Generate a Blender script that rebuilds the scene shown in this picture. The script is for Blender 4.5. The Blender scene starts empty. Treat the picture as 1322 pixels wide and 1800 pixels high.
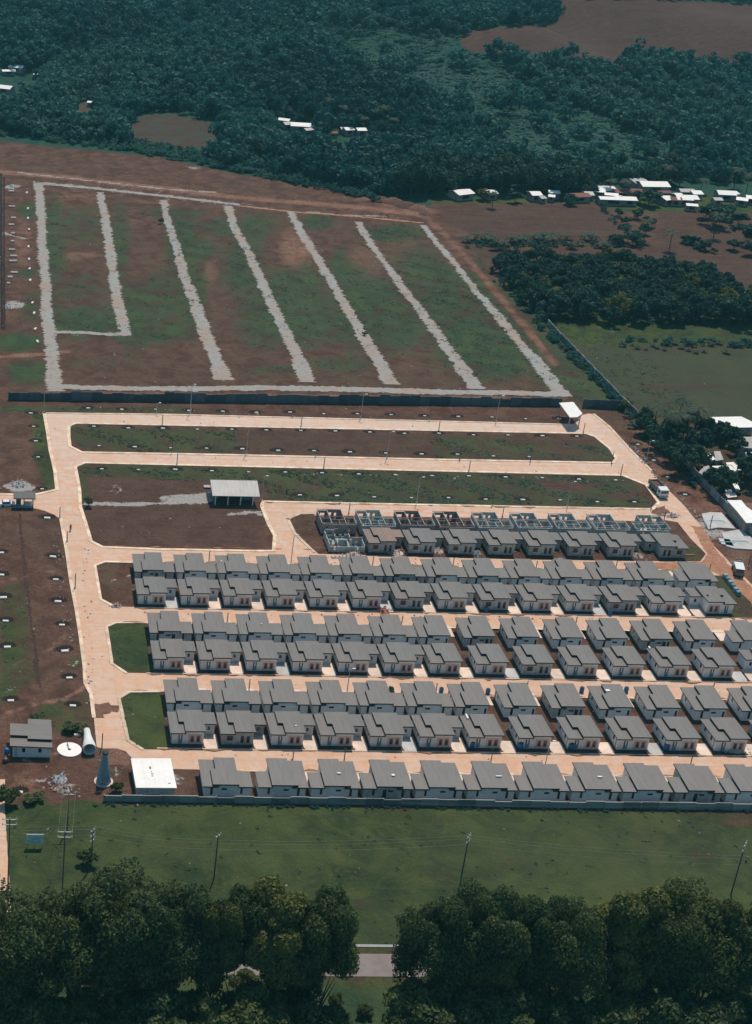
import bpy, bmesh, math, random
import numpy as np
from mathutils import Vector, Matrix, geometry
R = math.radians
rng = np.random.default_rng(7)
random.seed(7)

# ------------------------------------------------------------------ camera, sky, sun, exposure
CAM_H = 183.47
PX, PY, FPX = 80.0, 900.0, 2800.0           # principal point and focal length in photo pixels (1322 x 1800)
_y = np.array([10 - PX, -510 - PY, FPX]); _u = np.array([.0356, -1.0, 0.0])
_u[2] = -(_u[0]*_y[0] + _u[1]*_y[1]) / _y[2]
_u /= np.linalg.norm(_u); _y /= np.linalg.norm(_y); _x = np.cross(_y, _u)
cam_d = bpy.data.cameras.new('camera'); cam = bpy.data.objects.new('camera', cam_d)
bpy.context.scene.collection.objects.link(cam); bpy.context.scene.camera = cam
cam_d.sensor_fit = 'VERTICAL'; cam_d.sensor_height = 24.0; cam_d.lens = FPX / 1800 * 24.0
cam_d.shift_x = (661 - PX) / 1800.0; cam_d.shift_y = 0.0
cam_d.clip_start = 1.0; cam_d.clip_end = 12000
Mx = Matrix(((_x[0], -_x[1], -_x[2], 0), (_y[0], -_y[1], -_y[2], 0), (_u[0], -_u[1], -_u[2], CAM_H), (0, 0, 0, 1)))
cam.matrix_world = Mx

SUN_EL, SUN_AZ = R(62), R(20)               # azimuth measured from +Y towards +X: the sun stands behind the scene, a little right
sc = bpy.context.scene
world = bpy.data.worlds.new("World"); sc.world = world; world.use_nodes = True
wn = world.node_tree; bg = wn.nodes['Background']
sky = wn.nodes.new('ShaderNodeTexSky'); sky.sky_type = 'NISHITA'; sky.sun_disc = False
sky.sun_elevation = SUN_EL; sky.sun_rotation = SUN_AZ; sky.altitude = 200; sky.dust_density = 1.2
tint = wn.nodes.new('ShaderNodeMix'); tint.data_type = 'RGBA'; tint.blend_type = 'MULTIPLY'
tint.inputs[0].default_value = 1.0; tint.inputs[7].default_value = (.62, 1.0, 1.0, 1)
wn.links.new(sky.outputs[0], tint.inputs[6]); wn.links.new(tint.outputs[2], bg.inputs[0])
bg.inputs[1].default_value = 0.10
sun_d = bpy.data.lights.new('sun', 'SUN'); sun = bpy.data.objects.new('sun', sun_d)
sc.collection.objects.link(sun)
sun_d.energy = 3.55; sun_d.angle = R(0.6); sun_d.color = (1.0, .86, .73)
sdir = Vector((math.sin(SUN_AZ)*math.cos(SUN_EL), math.cos(SUN_AZ)*math.cos(SUN_EL), math.sin(SUN_EL)))
sun.rotation_euler = sdir.to_track_quat('Z', 'Y').to_euler()
sc.view_settings.view_transform = 'Standard'; sc.view_settings.look = 'None'
sc.view_settings.exposure = 0.0; sc.view_settings.gamma = 1.0
sc.cycles.max_bounces = 5; sc.cycles.diffuse_bounces = 2; sc.cycles.glossy_bounces = 2
sc.cycles.transparent_max_bounces = 8; sc.cycles.volume_bounces = 0

# ------------------------------------------------------------------ where a photo point lies on the land
def hgt(x, y):
    t = np.clip((y - 735.0) / 240.0, 0, 1); s = t*t*(3 - 2*t)
    return s * (8 + 12*np.sin(x/71.0 + 1)*np.cos(y/97.0) + 8*np.sin(x/37.0 + y/53.0) + 2.5*np.sin(x/17.0 - y/23.0))
def at(p, q, z=0.0):
    d = np.array([p - PX, q - PY, FPX]); zt = z
    for _ in range(12):
        t = -(CAM_H - zt) / (d @ _u); X = t*(d @ _x); Y = t*(d @ _y)
        if Y < 700: break
        zt = z + .5*float(hgt(X, Y)) + .5*(zt - z)
    return float(X), float(Y)
def proj(X, Y, Z=0.0):
    X = np.asarray(X, float); Y = np.asarray(Y, float); Z = np.asarray(Z, float)
    c = [X*_x[i] + Y*_y[i] + (Z - CAM_H)*_u[i] for i in range(3)]
    return PX + FPX*c[0]/c[2], PY + FPX*c[1]/c[2]
def pts(L, z=0.0): return [at(p, q, z) for p, q in L]
def hz(p, q, top):                          # height of an upright thing with foot at (p,q) reaching pixel row `top`
    X, Y = at(p, q); a = proj(X, Y, 0)[1]; b = proj(X, Y, 1)[1]
    return (q - top) / (a - b)

# ------------------------------------------------------------------ mesh helpers
C = sc.collection
class MB:
    def __init__(s): s.v = []; s.f = []
    def add(s, vs, fs):
        n = len(s.v); s.v += [tuple(v) for v in vs]; s.f += [tuple(i + n for i in f) for f in fs]; return s
    def box(s, x0, x1, y0, y1, z0, z1):
        return s.add([(x0,y0,z0),(x1,y0,z0),(x1,y1,z0),(x0,y1,z0),(x0,y0,z1),(x1,y0,z1),(x1,y1,z1),(x0,y1,z1)],
                     [(0,3,2,1),(4,5,6,7),(0,1,5,4),(1,2,6,5),(2,3,7,6),(3,0,4,7)])
    def prism(s, poly, z0, z1):             # z0, z1: numbers or functions of (x, y)
        a = z0 if callable(z0) else (lambda x, y: z0); b = z1 if callable(z1) else (lambda x, y: z1)
        A = sum(poly[i][0]*poly[(i+1) % len(poly)][1] - poly[(i+1) % len(poly)][0]*poly[i][1] for i in range(len(poly)))
        if A < 0: poly = poly[::-1]
        n = len(poly); vs = [(x, y, a(x, y)) for x, y in poly] + [(x, y, b(x, y)) for x, y in poly]
        tri = geometry.tessellate_polygon([[Vector((x, y, 0)) for x, y in poly]])
        fs = []
        for t in tri:
            p = [Vector(poly[i]) for i in t]
            cr = (p[1]-p[0]).x*(p[2]-p[0]).y - (p[1]-p[0]).y*(p[2]-p[0]).x
            t = t if cr > 0 else t[::-1]
            fs.append(tuple(i + n for i in t)); fs.append(tuple(t[::-1]))
        fs += [(i, (i+1) % n, (i+1) % n + n, i + n) for i in range(n)]
        return s.add(vs, fs)
    def tube(s, p, q, r0, r1=None, n=8, cap=True):
        r1 = r0 if r1 is None else r1
        p = Vector(p); q = Vector(q); d = (q - p).normalized()
        a = d.orthogonal().normalized(); b = d.cross(a)
        vs = [p + (a*math.cos(2*math.pi*i/n) + b*math.sin(2*math.pi*i/n))*r0 for i in range(n)]
        vs += [q + (a*math.cos(2*math.pi*i/n) + b*math.sin(2*math.pi*i/n))*r1 for i in range(n)]
        fs = [(i, (i+1) % n, (i+1) % n + n, i + n) for i in range(n)]
        if cap: fs += [tuple(range(n))[::-1], tuple(range(n, 2*n))]
        return s.add(vs, fs)
    def lathe(s, prof, n=24, cx=0, cy=0):
        vs = []; fs = []
        for r, z in prof: vs += [(cx + r*math.cos(2*math.pi*i/n), cy + r*math.sin(2*math.pi*i/n), z) for i in range(n)]
        for k in range(len(prof)-1):
            fs += [(k*n+i, k*n+(i+1) % n, (k+1)*n+(i+1) % n, (k+1)*n+i) for i in range(n)]
        fs += [tuple(range(n))[::-1], tuple(range((len(prof)-1)*n, len(prof)*n))]
        return s.add(vs, fs)
    def rock(s, c, r, rnd=random):
        vs = []; 
        for dx, dy, dz in ((1,0,0),(0,1,0),(-1,0,0),(0,-1,0),(0,0,1),(0,0,-.6),(.6,.6,.5),(-.6,.5,.5),(.5,-.6,.5)):
            k = r*rnd.uniform(.6, 1.25); vs.append((c[0]+dx*k, c[1]+dy*k, c[2]+dz*k))
        return s.add(vs, [(0,6,4),(6,1,4),(1,7,4),(7,2,4),(2,3,4),(3,8,4),(8,0,4),(0,1,6),(1,2,7),(3,0,8),(1,0,5),(2,1,5),(3,2,5),(0,3,5)])
    def mesh(s, name, mat, smooth=False):
        m = bpy.data.meshes.new(name); m.from_pydata(s.v, [], s.f); m.materials.append(mat)
        if smooth: m.polygons.foreach_set('use_smooth', [True]*len(m.polygons))
        m.update(); return m
def link(name, data, parent=None, loc=None, rz=0, sc_=None):
    o = bpy.data.objects.new(name, data); C.objects.link(o)
    if parent: o.parent = parent
    if loc: o.location = loc
    o.rotation_euler = (0, 0, rz)
    if sc_: o.scale = (sc_,)*3 if not isinstance(sc_, tuple) else sc_
    return o
def obj(name, mb, mat, parent=None, loc=None, rz=0, smooth=False): return link(name, mb.mesh(name, mat, smooth), parent, loc, rz)
def tag(o, label, cat, group=None):
    o['label'] = label; o['category'] = cat
    if group: o['group'] = group
    return o
def thing(name, label, cat, loc=(0,0,0), rz=0, group=None): return tag(link(name, None, None, loc, rz), label, cat, group)
def kind(o, k): o['kind'] = k; return o
def copy_tree(o, parent=None):
    c = o.copy(); C.objects.link(c); c.parent = parent
    for ch in list(o.children): copy_tree(ch, c)
    return c
ORD = ['first','second','third','fourth','fifth','sixth','seventh','eighth','ninth','tenth','eleventh','twelfth','thirteenth','fourteenth','fifteenth','sixteenth','seventeenth','eighteenth','nineteenth','twentieth']
def nth(i):
    if i < 20: return ORD[i]
    i += 1; return ['twenty','thirty','forty','fifty','sixty','seventy','eighty','ninety'][i//10 - 2] + ('-' + ORD[i % 10 - 1] if i % 10 else 'th')

# ------------------------------------------------------------------ materials
def lin(c): return tuple((v/12.92 if v <= .04045 else ((v+.055)/1.055)**2.4) for v in [k/255 for k in c])
class NT:
    def __init__(s, name):
        s.m = bpy.data.materials.new(name); s.m.use_nodes = True; s.t = s.m.node_tree; s.b = s.t.nodes['Principled BSDF']
    def n(s, ty, **kw):
        o = s.t.nodes.new(ty)
        for k, v in kw.items(): setattr(o, k, v)
        return o
    def l(s, a, b): s.t.links.new(a, b); return b
    def noise(s, scale, detail=3, rough=.55, co=None, dist=0.0):
        o = s.n('ShaderNodeTexNoise'); o.inputs['Scale'].default_value = scale; o.inputs['Detail'].default_value = detail
        o.inputs['Roughness'].default_value = rough; o.inputs['Distortion'].default_value = dist
        if co: s.l(co, o.inputs['Vector'])
        return o.outputs['Fac']
    def mr(s, v, a, b, c=0.0, d=1.0, smooth=False):
        o = s.n('ShaderNodeMapRange'); s.l(v, o.inputs[0])
        if smooth: o.interpolation_type = 'SMOOTHSTEP'
        for i, k in enumerate((a, b, c, d)): o.inputs[i+1].default_value = k
        return o.outputs[0]
    def math(s, op, a, b=None):
        o = s.n('ShaderNodeMath', operation=op)
        for i, k in enumerate((a, b)):
            if k is None: continue
            if isinstance(k, (int, float)): o.inputs[i].default_value = k
            else: s.l(k, o.inputs[i])
        return o.outputs[0]
    def mix(s, f, a, b, mode='MIX'):
        o = s.n('ShaderNodeMix', data_type='RGBA', blend_type=mode)
        if isinstance(f, (int, float)): o.inputs[0].default_value = f
        else: s.l(f, o.inputs[0])
        for i, k in ((6, a), (7, b)):
            if isinstance(k, tuple): o.inputs[i].default_value = k + (1,) if len(k) == 3 else k
            else: s.l(k, o.inputs[i])
        return o.outputs[2]
    def attr(s, name): return s.n('ShaderNodeAttribute', attribute_name=name).outputs['Fac']
    def bump(s, v, strength=.4, dist=.1):
        o = s.n('ShaderNodeBump'); o.inputs['Strength'].default_value = strength; o.inputs['Distance'].default_value = dist
        s.l(v, o.inputs['Height']); s.l(o.outputs[0], s.b.inputs['Normal'])
    def out(s, col, rough=.9, metal=0.0, spec=.3):
        if isinstance(col, tuple): s.b.inputs['Base Color'].default_value = col + (1,)
        else: s.l(col, s.b.inputs['Base Color'])
        s.b.inputs['Roughness'].default_value = rough; s.b.inputs['Metallic'].default_value = metal
        s.b.inputs['Specular IOR Level'].default_value = spec
        return s.m
def geo(t): return t.n('ShaderNodeNewGeometry').outputs['Position']
def oco(t): return t.n('ShaderNodeTexCoord').outputs['Object']
def simple(name, col, rough=.8, var=.25, scale=1.5, metal=0.0, spec=.3, bump=0.0):
    t = NT(name); p = oco(t); nz = t.noise(scale, 4, .6, p); r = t.n('ShaderNodeObjectInfo').outputs['Random']
    f = t.mr(nz, .3, .7, 1-var, 1+var*.6); f = t.math('MULTIPLY', f, t.mr(r, 0, 1, 1-var*.35, 1+var*.35))
    cv = t.n('ShaderNodeCombineColor')
    for i in range(3): t.l(t.math('MULTIPLY', f, col[i]), cv.inputs[i])
    if bump: t.bump(nz, bump, .05)
    return t.out(cv.outputs[0], rough, metal, spec)
def roof_mat(name, c1, c2, rough=.55):
    t = NT(name); g = geo(t); o = oco(t)
    r = t.n('ShaderNodeObjectInfo').outputs['Random']
    wv = t.n('ShaderNodeTexWave', wave_type='BANDS', bands_direction='X'); wv.inputs['Scale'].default_value = 1.3; wv.inputs['Distortion'].default_value = 0
    t.l(o, wv.inputs['Vector'])
    mp = t.n('ShaderNodeMapping'); mp.inputs['Scale'].default_value = (1.1, .12, 1); t.l(o, mp.inputs['Vector'])
    st = t.noise(1.2, 4, .65, mp.outputs[0]); bl = t.noise(.09, 3, .5, g)
    col = t.mix(t.mr(t.math('ADD', r, t.math('MULTIPLY', bl, .8)), .3, 1.4), c1, c2)
    col = t.mix(t.mr(st, .42, .66, 0, .55), col, tuple(k*.70 for k in c2), 'MIX')
    shn = t.n('ShaderNodeTexBrick'); shn.inputs['Brick Width'].default_value = .9; shn.inputs['Row Height'].default_value = 4.2; shn.inputs['Scale'].default_value = 1.0; shn.inputs['Mortar Size'].default_value = .02; shn.inputs['Color1'].default_value = (1,1,1,1); shn.inputs['Color2'].default_value = (.90,.90,.90,1); shn.inputs['Mortar'].default_value = (.8,.8,.8,1); t.l(o, shn.inputs['Vector']); col = t.mix(1.0, col, shn.outputs['Color'], 'MULTIPLY')
    sp = t.noise(3.0, 5, .7, g); col = t.mix(t.mr(sp, .62, .75, 0, .35), col, tuple(k*1.5 for k in c1))
    t.bump(wv.outputs['Fac'], .25, .04)
    return t.out(col, rough, 0.0, .35)
M = {}
M['roof'] = roof_mat('roof_grey', (.172,.168,.164), (.184,.162,.150))
M['roof_brown'] = roof_mat('roof_brown', (.28,.16,.11), (.30,.20,.16))
M['roof_patch'] = roof_mat('roof_patch', (.20,.16,.14), (.30,.19,.15))
M['roof_slate'] = roof_mat('roof_slate', (.10,.105,.11), (.12,.11,.11))
M['zinc'] = roof_mat('zinc_sheet', (.50,.48,.47), (.42,.40,.39), .5)
M['white_sheet'] = simple('white_sheet', (.86,.83,.80), .5, .08, .6)
M['rust_sheet'] = simple('rust_sheet', (.22,.09,.07), .8, .3)
M['fascia'] = simple('fascia', (.022,.024,.026), .6, .2)
M['paint'] = simple('painted_wall', (.76,.77,.75), .85, .10, .8)
M['bare'] = simple('bare_block', (.44,.46,.45), .95, .35, 1.2)
M['bare_brown'] = simple('bare_block_brown', (.34,.29,.27), .95, .4, 1.2)
M['pink'] = simple('pink_render', (.66,.52,.47), .9, .2, 1.0)
M['frame'] = simple('timber_frame', (.34,.19,.15), .8, .2)
M['door'] = simple('teal_door', (.12,.25,.30), .6, .2)
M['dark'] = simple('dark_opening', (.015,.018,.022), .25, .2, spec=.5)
M['glass'] = simple('window_glass', (.03,.045,.055), .12, .2, spec=.8)
M['kerb'] = simple('kerb', (.76,.58,.43), .9, .4, .35)
M['slab'] = simple('driveway_concrete', (.78,.62,.52), .9, .22, .4)
M['slab_grey'] = simple('slab_grey', (.50,.50,.49), .9, .2, .3)
M['post'] = simple('post', (.16,.12,.11), .8, .2)
M['steel'] = simple('steel_post', (.42,.41,.40), .6, .2)
M['lamp'] = simple('lamp_head', (.75,.70,.66), .5, .05)
M['woodpole'] = simple('wood_pole', (.13,.12,.11), .9, .3)
M['arm'] = simple('cross_arm', (.62,.63,.62), .7, .15)
M['wire'] = simple('wire', (.20,.24,.22), .6, .1)
M['box'] = simple('white_block', (.78,.66,.55), .8, .2)
M['pit'] = simple('shaded_hollow', (.018,.013,.012), 1.0, .3)  # near-black colour paints in the shade of hollows not cut into the ground
M['earth'] = simple('loose_earth', (.12,.065,.05), 1.0, .35, 1.2)
M['blue'] = simple('blue_plastic', (.02,.13,.30), .4, .15)
M['teal_tank'] = simple('teal_tank', (.26,.38,.41), .6, .2)
M['truck_white'] = simple('truck_white', (.75,.77,.78), .3, .05, spec=.6)
M['truck_grey'] = simple('truck_grey', (.22,.22,.21), .6, .2)
M['tyre'] = simple('tyre', (.015,.015,.015), .9, .1)
M['rubble'] = simple('rubble_pale', (.55,.44,.38), 1.0, .45, 2)
M['rubble_grey'] = simple('rubble_grey', (.42,.43,.42), 1.0, .45, 2)
M['rubble_red'] = simple('rubble_red', (.38,.17,.12), 1.0, .4, 2)
M['timber'] = simple('timber', (.50,.38,.28), .9, .3)
M['sign'] = None
M['skin'] = simple('skin', (.28,.16,.10), .6, .05)
M['cloth'] = simple('dark_cloth', (.04,.045,.06), .9, .1)
M['red'] = simple('red_paint', (.65,.05,.03), .5, .1)
M['bark'] = simple('bark', (.10,.085,.07), .95, .3, 2)

def wall_mat(name, c1, c2):
    t = NT(name); g = geo(t)
    n1 = t.noise(.35, 4, .6, g); n2 = t.noise(2.2, 4, .6, g)
    r = t.n('ShaderNodeObjectInfo').outputs['Random']
    col = t.mix(t.mr(t.math('ADD', n1, t.math('MULTIPLY', t.math('SUBTRACT', r, .5), 1.1)), .25, .75), c1, c2)
    col = t.mix(t.mr(n2, .45, .75, 0, .5), col, tuple(k*.55 for k in c2))
    t.bump(n2, .3, .05)
    return t.out(col, .95)
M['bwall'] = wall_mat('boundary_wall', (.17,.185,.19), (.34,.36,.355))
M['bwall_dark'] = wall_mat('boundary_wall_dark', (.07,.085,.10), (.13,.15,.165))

def leaf_mat(name, c1, c2, c3, attr=False):
    t = NT(name); g = geo(t)
    a = t.noise(.35, 3, .6, g); b = t.noise(2.5, 2, .6, g)
    r = t.attr('tint') if attr else t.n('ShaderNodeObjectInfo').outputs['Random']
    big = t.noise(.018, 3, .6, g); f = t.math('ADD', t.math('MULTIPLY', t.math('ADD', a, t.math('MULTIPLY', big, 1.0 if attr else .2)), .5), t.math('MULTIPLY', r, .5))
    col = t.mix(t.mr(f, .42, .88), c1, c2); col = t.mix(t.mr(b, .45, .72, 0, .75), col, c3)
    if attr:
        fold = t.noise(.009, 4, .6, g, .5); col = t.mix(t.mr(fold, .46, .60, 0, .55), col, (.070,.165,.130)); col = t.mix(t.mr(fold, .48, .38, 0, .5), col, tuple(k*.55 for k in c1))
    t.out(col, .65, 0, .25)
    tr = t.n('ShaderNodeBsdfTranslucent'); t.l(col, tr.inputs[0])
    mx = t.n('ShaderNodeMixShader'); mx.inputs[0].default_value = .38
    t.l(t.b.outputs[0], mx.inputs[1]); t.l(tr.outputs[0], mx.inputs[2]); t.l(mx.outputs[0], t.t.nodes['Material Output'].inputs[0])
    return t.m
M['leaf'] = leaf_mat('leaf_dark', (.048,.086,.036), (.105,.140,.042), (.19,.21,.07))
M['leaf_olive'] = leaf_mat('leaf_olive', (.10,.12,.035), (.17,.18,.05), (.24,.24,.07))
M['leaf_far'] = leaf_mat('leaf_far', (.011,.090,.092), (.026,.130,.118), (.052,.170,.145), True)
M['leaf_bush'] = leaf_mat('leaf_bush', (.035,.14,.12), (.05,.16,.13), (.08,.19,.15), True)
M['leaf_mid'] = leaf_mat('leaf_mid', (.012,.065,.055), (.034,.085,.055), (.075,.11,.062))
M['palm'] = leaf_mat('palm_leaf', (.03,.07,.05), (.07,.10,.055), (.11,.12,.06))
M['grass_tuft'] = leaf_mat('grass_tuft', (.035,.085,.05), (.07,.12,.06), (.11,.15,.07), True)

# ------------------------------------------------------------------ the land: one sheet, with what grows or lies where kept as vertex attributes
def axis(segs):
    out = [segs[0][0]]
    for a, b, st, gr in segs:
        s_ = st
        while out[-1] < b - 1e-6: out.append(min(b, out[-1] + s_)); s_ *= gr
    return np.array(out)
gx = np.concatenate([-axis([(6, 60, 2.5, 1.1), (60, 5000, 8, 1.25)])[::-1], axis([(-5.9, 215, 1.3, 1.0), (215, 640, 1.8, 1.012), (640, 6000, 30, 1.25)])])
gy = np.concatenate([np.array([-2500,-1200,-500,-150,20,90,120,137.]), axis([(150, 620, 1.3, 1.0), (620, 1500, 1.6, 1.006), (1500, 9000, 40, 1.25)])])
GX, GY = np.meshgrid(gx, gy); GZ = hgt(GX, GY)
vis = (GY > 150) & (GY < 1700)
gpx = np.where(vis, 0, -9999.0); gpy = gpx.copy()
a_, b_ = proj(GX[vis], GY[vis], GZ[vis]); gpx[vis] = a_; gpy[vis] = b_
def inside(poly):
    p = np.array(poly, float); r = np.zeros(gpx.shape, bool); j = len(p) - 1
    for i in range(len(p)):
        c = ((p[i,1] > gpy) != (p[j,1] > gpy)) & (gpx < (p[j,0]-p[i,0])*(gpy-p[i,1])/(p[j,1]-p[i,1]+1e-9) + p[i,0]); r ^= c; j = i
    return r
def dseg(a, b, ys=1.0):
    ax, ay = a; bx, by = b; dx, dy = bx-ax, (by-ay)*ys; L = dx*dx + dy*dy + 1e-9
    qx, qy = gpx-ax, (gpy-ay)*ys; t = np.clip((qx*dx + qy*dy)/L, 0, 1)
    return np.hypot(qx - t*dx, qy - t*dy)
def poly_mask(poly, soft=5.0):
    d = np.full(gpx.shape, 1e9)
    for i in range(len(poly)): d = np.minimum(d, dseg(poly[i], poly[(i+1) % len(poly)], 1.8))
    s_ = np.where(inside(poly), d, -d); return np.clip(.5 + s_/(2*soft), 0, 1)
def line_mask(L, w, soft=2.0):
    d = np.full(gpx.shape, 1e9)
    for i in range(len(L)-1): d = np.minimum(d, dseg(L[i], L[i+1], 1.8))
    return np.clip((w - d)/soft + .5, 0, 1)
def ell(x, y, rx, ry): return np.clip(1.6 - 1.6*np.sqrt(((gpx-x)/rx)**2 + ((gpy-y)/ry)**2), 0, 1)
A = {k: np.zeros(gpx.shape) for k in ('grass', 'red', 'pale', 'dull', 'wild')}
A['grass'][:] = .6; A['grass'][vis] = -.55
def setm(ch, m, v): A[ch] = A[ch]*(1-m) + v*m
FOREST = [(0,-400),(2600,-400),(2600,330),(1322,334),(1090,326),(1050,336),(1000,344),(800,340),(760,350),(640,338),(520,312),(400,290),(280,262),(120,245),(0,232)]
setm('grass', poly_mask([(-900,-400),(2600,-400),(2600,380),(1322,378),(1090,372),(1050,358),(760,356),(640,338),(520,312),(400,290),(280,262),(120,245),(0,232),(-900,200)], 6), 1.1)
setm('wild', poly_mask([(-900,-400),(2600,-400),(2600,350),(1322,345),(1090,340),(760,350),(640,338),(520,312),(400,290),(280,262),(120,245),(0,232),(-900,200)], 6), 1.0); setm('wild', poly_mask([(60,300),(760,370),(1100,720),(0,720),(0,560)], 4), .3)
FIELD_TOP = [(808,68),(830,52),(900,45),(960,42),(990,28),(985,12),(960,-10),(1180,0),(1322,8),(2000,30),(2000,115),(1322,112),(1250,122),(1170,118),(1100,120),(1000,108),(930,100),(870,92),(815,92)]
setm('grass', poly_mask(FIELD_TOP, 4), -.8); setm('dull', poly_mask(FIELD_TOP, 4), .9)
CLEAR1 = [(220,222),(250,202),(300,198),(384,214),(390,272),(330,270),(220,252)]
setm('grass', poly_mask(CLEAR1, 6), -.05); setm('dull', poly_mask(CLEAR1, 6), .6)
setm('grass', poly_mask([(120,180),(160,180),(170,200),(125,205)], 6), -.1)
for f in ([(770,360),(1055,356),(1095,395),(1080,425),(860,420),(790,395)], [(1160,372),(1322,375),(1322,500),(1200,440),(1150,420)], [(800,420),(1200,430),(1322,470),(1322,520),(1200,475),(860,460)]):
    setm('grass', poly_mask(f, 6), -.45); setm('dull', poly_mask(f, 6), .8)
setm('grass', poly_mask([(870,460),(1200,470),(1322,510),(1322,612),(1000,610),(930,560)], 6), .75)
MEADOW = [(985,612),(1322,604),(2200,600),(2200,745),(1322,738),(1112,722),(1060,665)]
setm('grass', poly_mask(MEADOW, 4), .62); setm('dull', poly_mask(MEADOW, 4), 1.1)
setm('grass', ell(1090,640,60,25), .95); setm('grass', ell(1060,700,60,18), .8); setm('grass', ell(1200,680,120,8), .1)
setm('grass', poly_mask([(1112,722),(1322,735),(1322,950),(1240,865),(1160,775)], 4), .15); setm('dull', poly_mask([(1112,722),(1322,735),(1322,950),(1240,865)], 4), .5)
setm('grass', ell(1280,880,50,20), -.7); setm('grass', ell(1265,800,25,12), -.4)
# gravel-lot zone: weeds in patches between the tracks
setm('grass', poly_mask([(70,345),(400,368),(740,392),(985,688),(110,680)], 5), -.24)
setm('grass', poly_mask([(820,500),(1000,690),(1100,712),(960,570),(870,490)], 5), .25)
for x, y, rx, ry, v in ((92,450,22,110,.5),(150,565,80,28,.55),(130,500,60,30,.15),(140,400,50,30,.1),(232,560,30,60,.55),(212,430,16,90,.35),(320,430,30,60,.5),(300,375,60,10,.4),
    (290,520,60,50,.3),(340,520,22,70,.45),(355,440,26,18,.5),(270,585,80,20,.45),(430,470,40,60,.45),(390,400,50,16,.35),(455,400,30,20,.45),(460,560,50,60,.3),(520,560,70,50,.5),(540,530,30,70,.45),(500,500,30,30,.5),
    (560,390,30,14,.5),(610,470,40,40,.4),(640,560,70,60,.5),(660,520,50,30,.6),(700,580,50,40,.45),(690,410,60,16,.55),(740,470,40,30,.4),(770,520,60,50,.55),(830,600,70,60,.6),(880,640,50,30,.55),
    (730,500,40,30,.3),(840,500,24,60,.5),(905,580,20,80,.5),(960,650,30,40,.3),(600,640,60,14,.3),(480,650,60,10,.2),(160,640,60,10,.0),(30,602,50,18,.9),(50,655,45,26,.6),(50,370,22,16,.6),(48,480,20,10,.3),(55,540,24,30,.35),
    (1040,690,60,30,.35),(990,620,30,30,.4),(560,440,20,30,-.1),(640,450,30,20,-.3),(520,430,20,20,-.6),(350,640,70,20,-.3)):
    setm('grass', ell(x, y, rx*1.35, ry*1.35), v*.8 if v > 0 else v)
setm('wild', poly_mask([(0,220),(0,256),(140,266),(280,280),(400,306),(520,328),(640,350),(760,366),(760,340),(400,270),(200,240)], 3), 1.0)
setm('grass', poly_mask([(0,228),(0,248),(140,262),(280,276),(400,302),(520,322),(640,344),(760,362),(760,350),(520,305),(280,255)], 3), .9)
setm('grass', poly_mask([(0,262),(300,292),(560,335),(740,362),(745,378),(500,362),(240,330),(0,300)], 4), -1.0)
setm('red', line_mask([(0,302),(120,312),(260,328),(420,348),(600,362),(745,378)], 6, 6), .8)
setm('red', poly_mask([(640,345),(740,358),(770,380),(700,372)], 8), .6)
setm('red', line_mask([(745,378),(800,430),(860,500),(920,570),(975,640)], 7, 5), .42)
setm('grass', line_mask([(745,378),(800,430),(860,500),(920,570),(975,640)], 7, 5), -.9)
setm('red', line_mask([(0,627),(80,622),(120,618)], 5, 3), .9); setm('grass', line_mask([(0,627),(80,622)], 6, 3), -1)
setm('red', line_mask([(110,690),(1000,700)], 3, 3), .5)
for x, y, rx, ry, v in ((130,350,60,18,.25),(140,450,50,10,.5),(520,440,40,50,.6),(640,460,60,40,.35),(250,380,60,30,.15),(370,480,20,30,.4),(700,420,50,20,.3),(40,420,20,60,.35),(900,370,120,20,.25),(900,430,80,14,.3),(1130,460,80,10,.3),(830,70,20,18,.3)):
    setm('red', ell(x, y, rx, ry), v)
for L, w in (([(30,303),(110,312),(200,322),(300,333),(380,338)], 2.2), ([(540,372),(600,378),(680,380)], 2.0), ([(60,320),(160,330),(300,345),(420,360)], 3.4), ([(150,885),(230,887),(300,884),(370,880)], 5.5), ([(290,876),(340,874),(378,870)], 10), ([(400,905),(450,900),(480,915)], 5), ([(10,855),(60,858)], 5),
             ([(230,1010),(200,1020)], 2), ([(60,1370),(160,1385)], 3), ([(1190,905),(1322,960)], 8), ([(5,540),(40,535)], 5), ([(8,410),(45,420)], 3)):
    setm('pale', line_mask(L, w, 3), .75)
for x, y, rx, ry, v in ((205,862,22,14,.45),(35,855,32,18,.8),(205,1355,22,14,.6),(410,1225,1,1,0),(310,1370,20,14,.4),(20,1210,14,8,.5),(50,1335,30,10,.4),(100,1320,16,12,.3),(1250,940,40,20,.5),(345,878,40,12,.9),(25,535,26,12,.7),(20,328,22,6,.7),(340,295,22,5,.5),(128,1300,20,10,.3)):
    setm('pale', ell(x, y, rx, ry), v)
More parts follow.
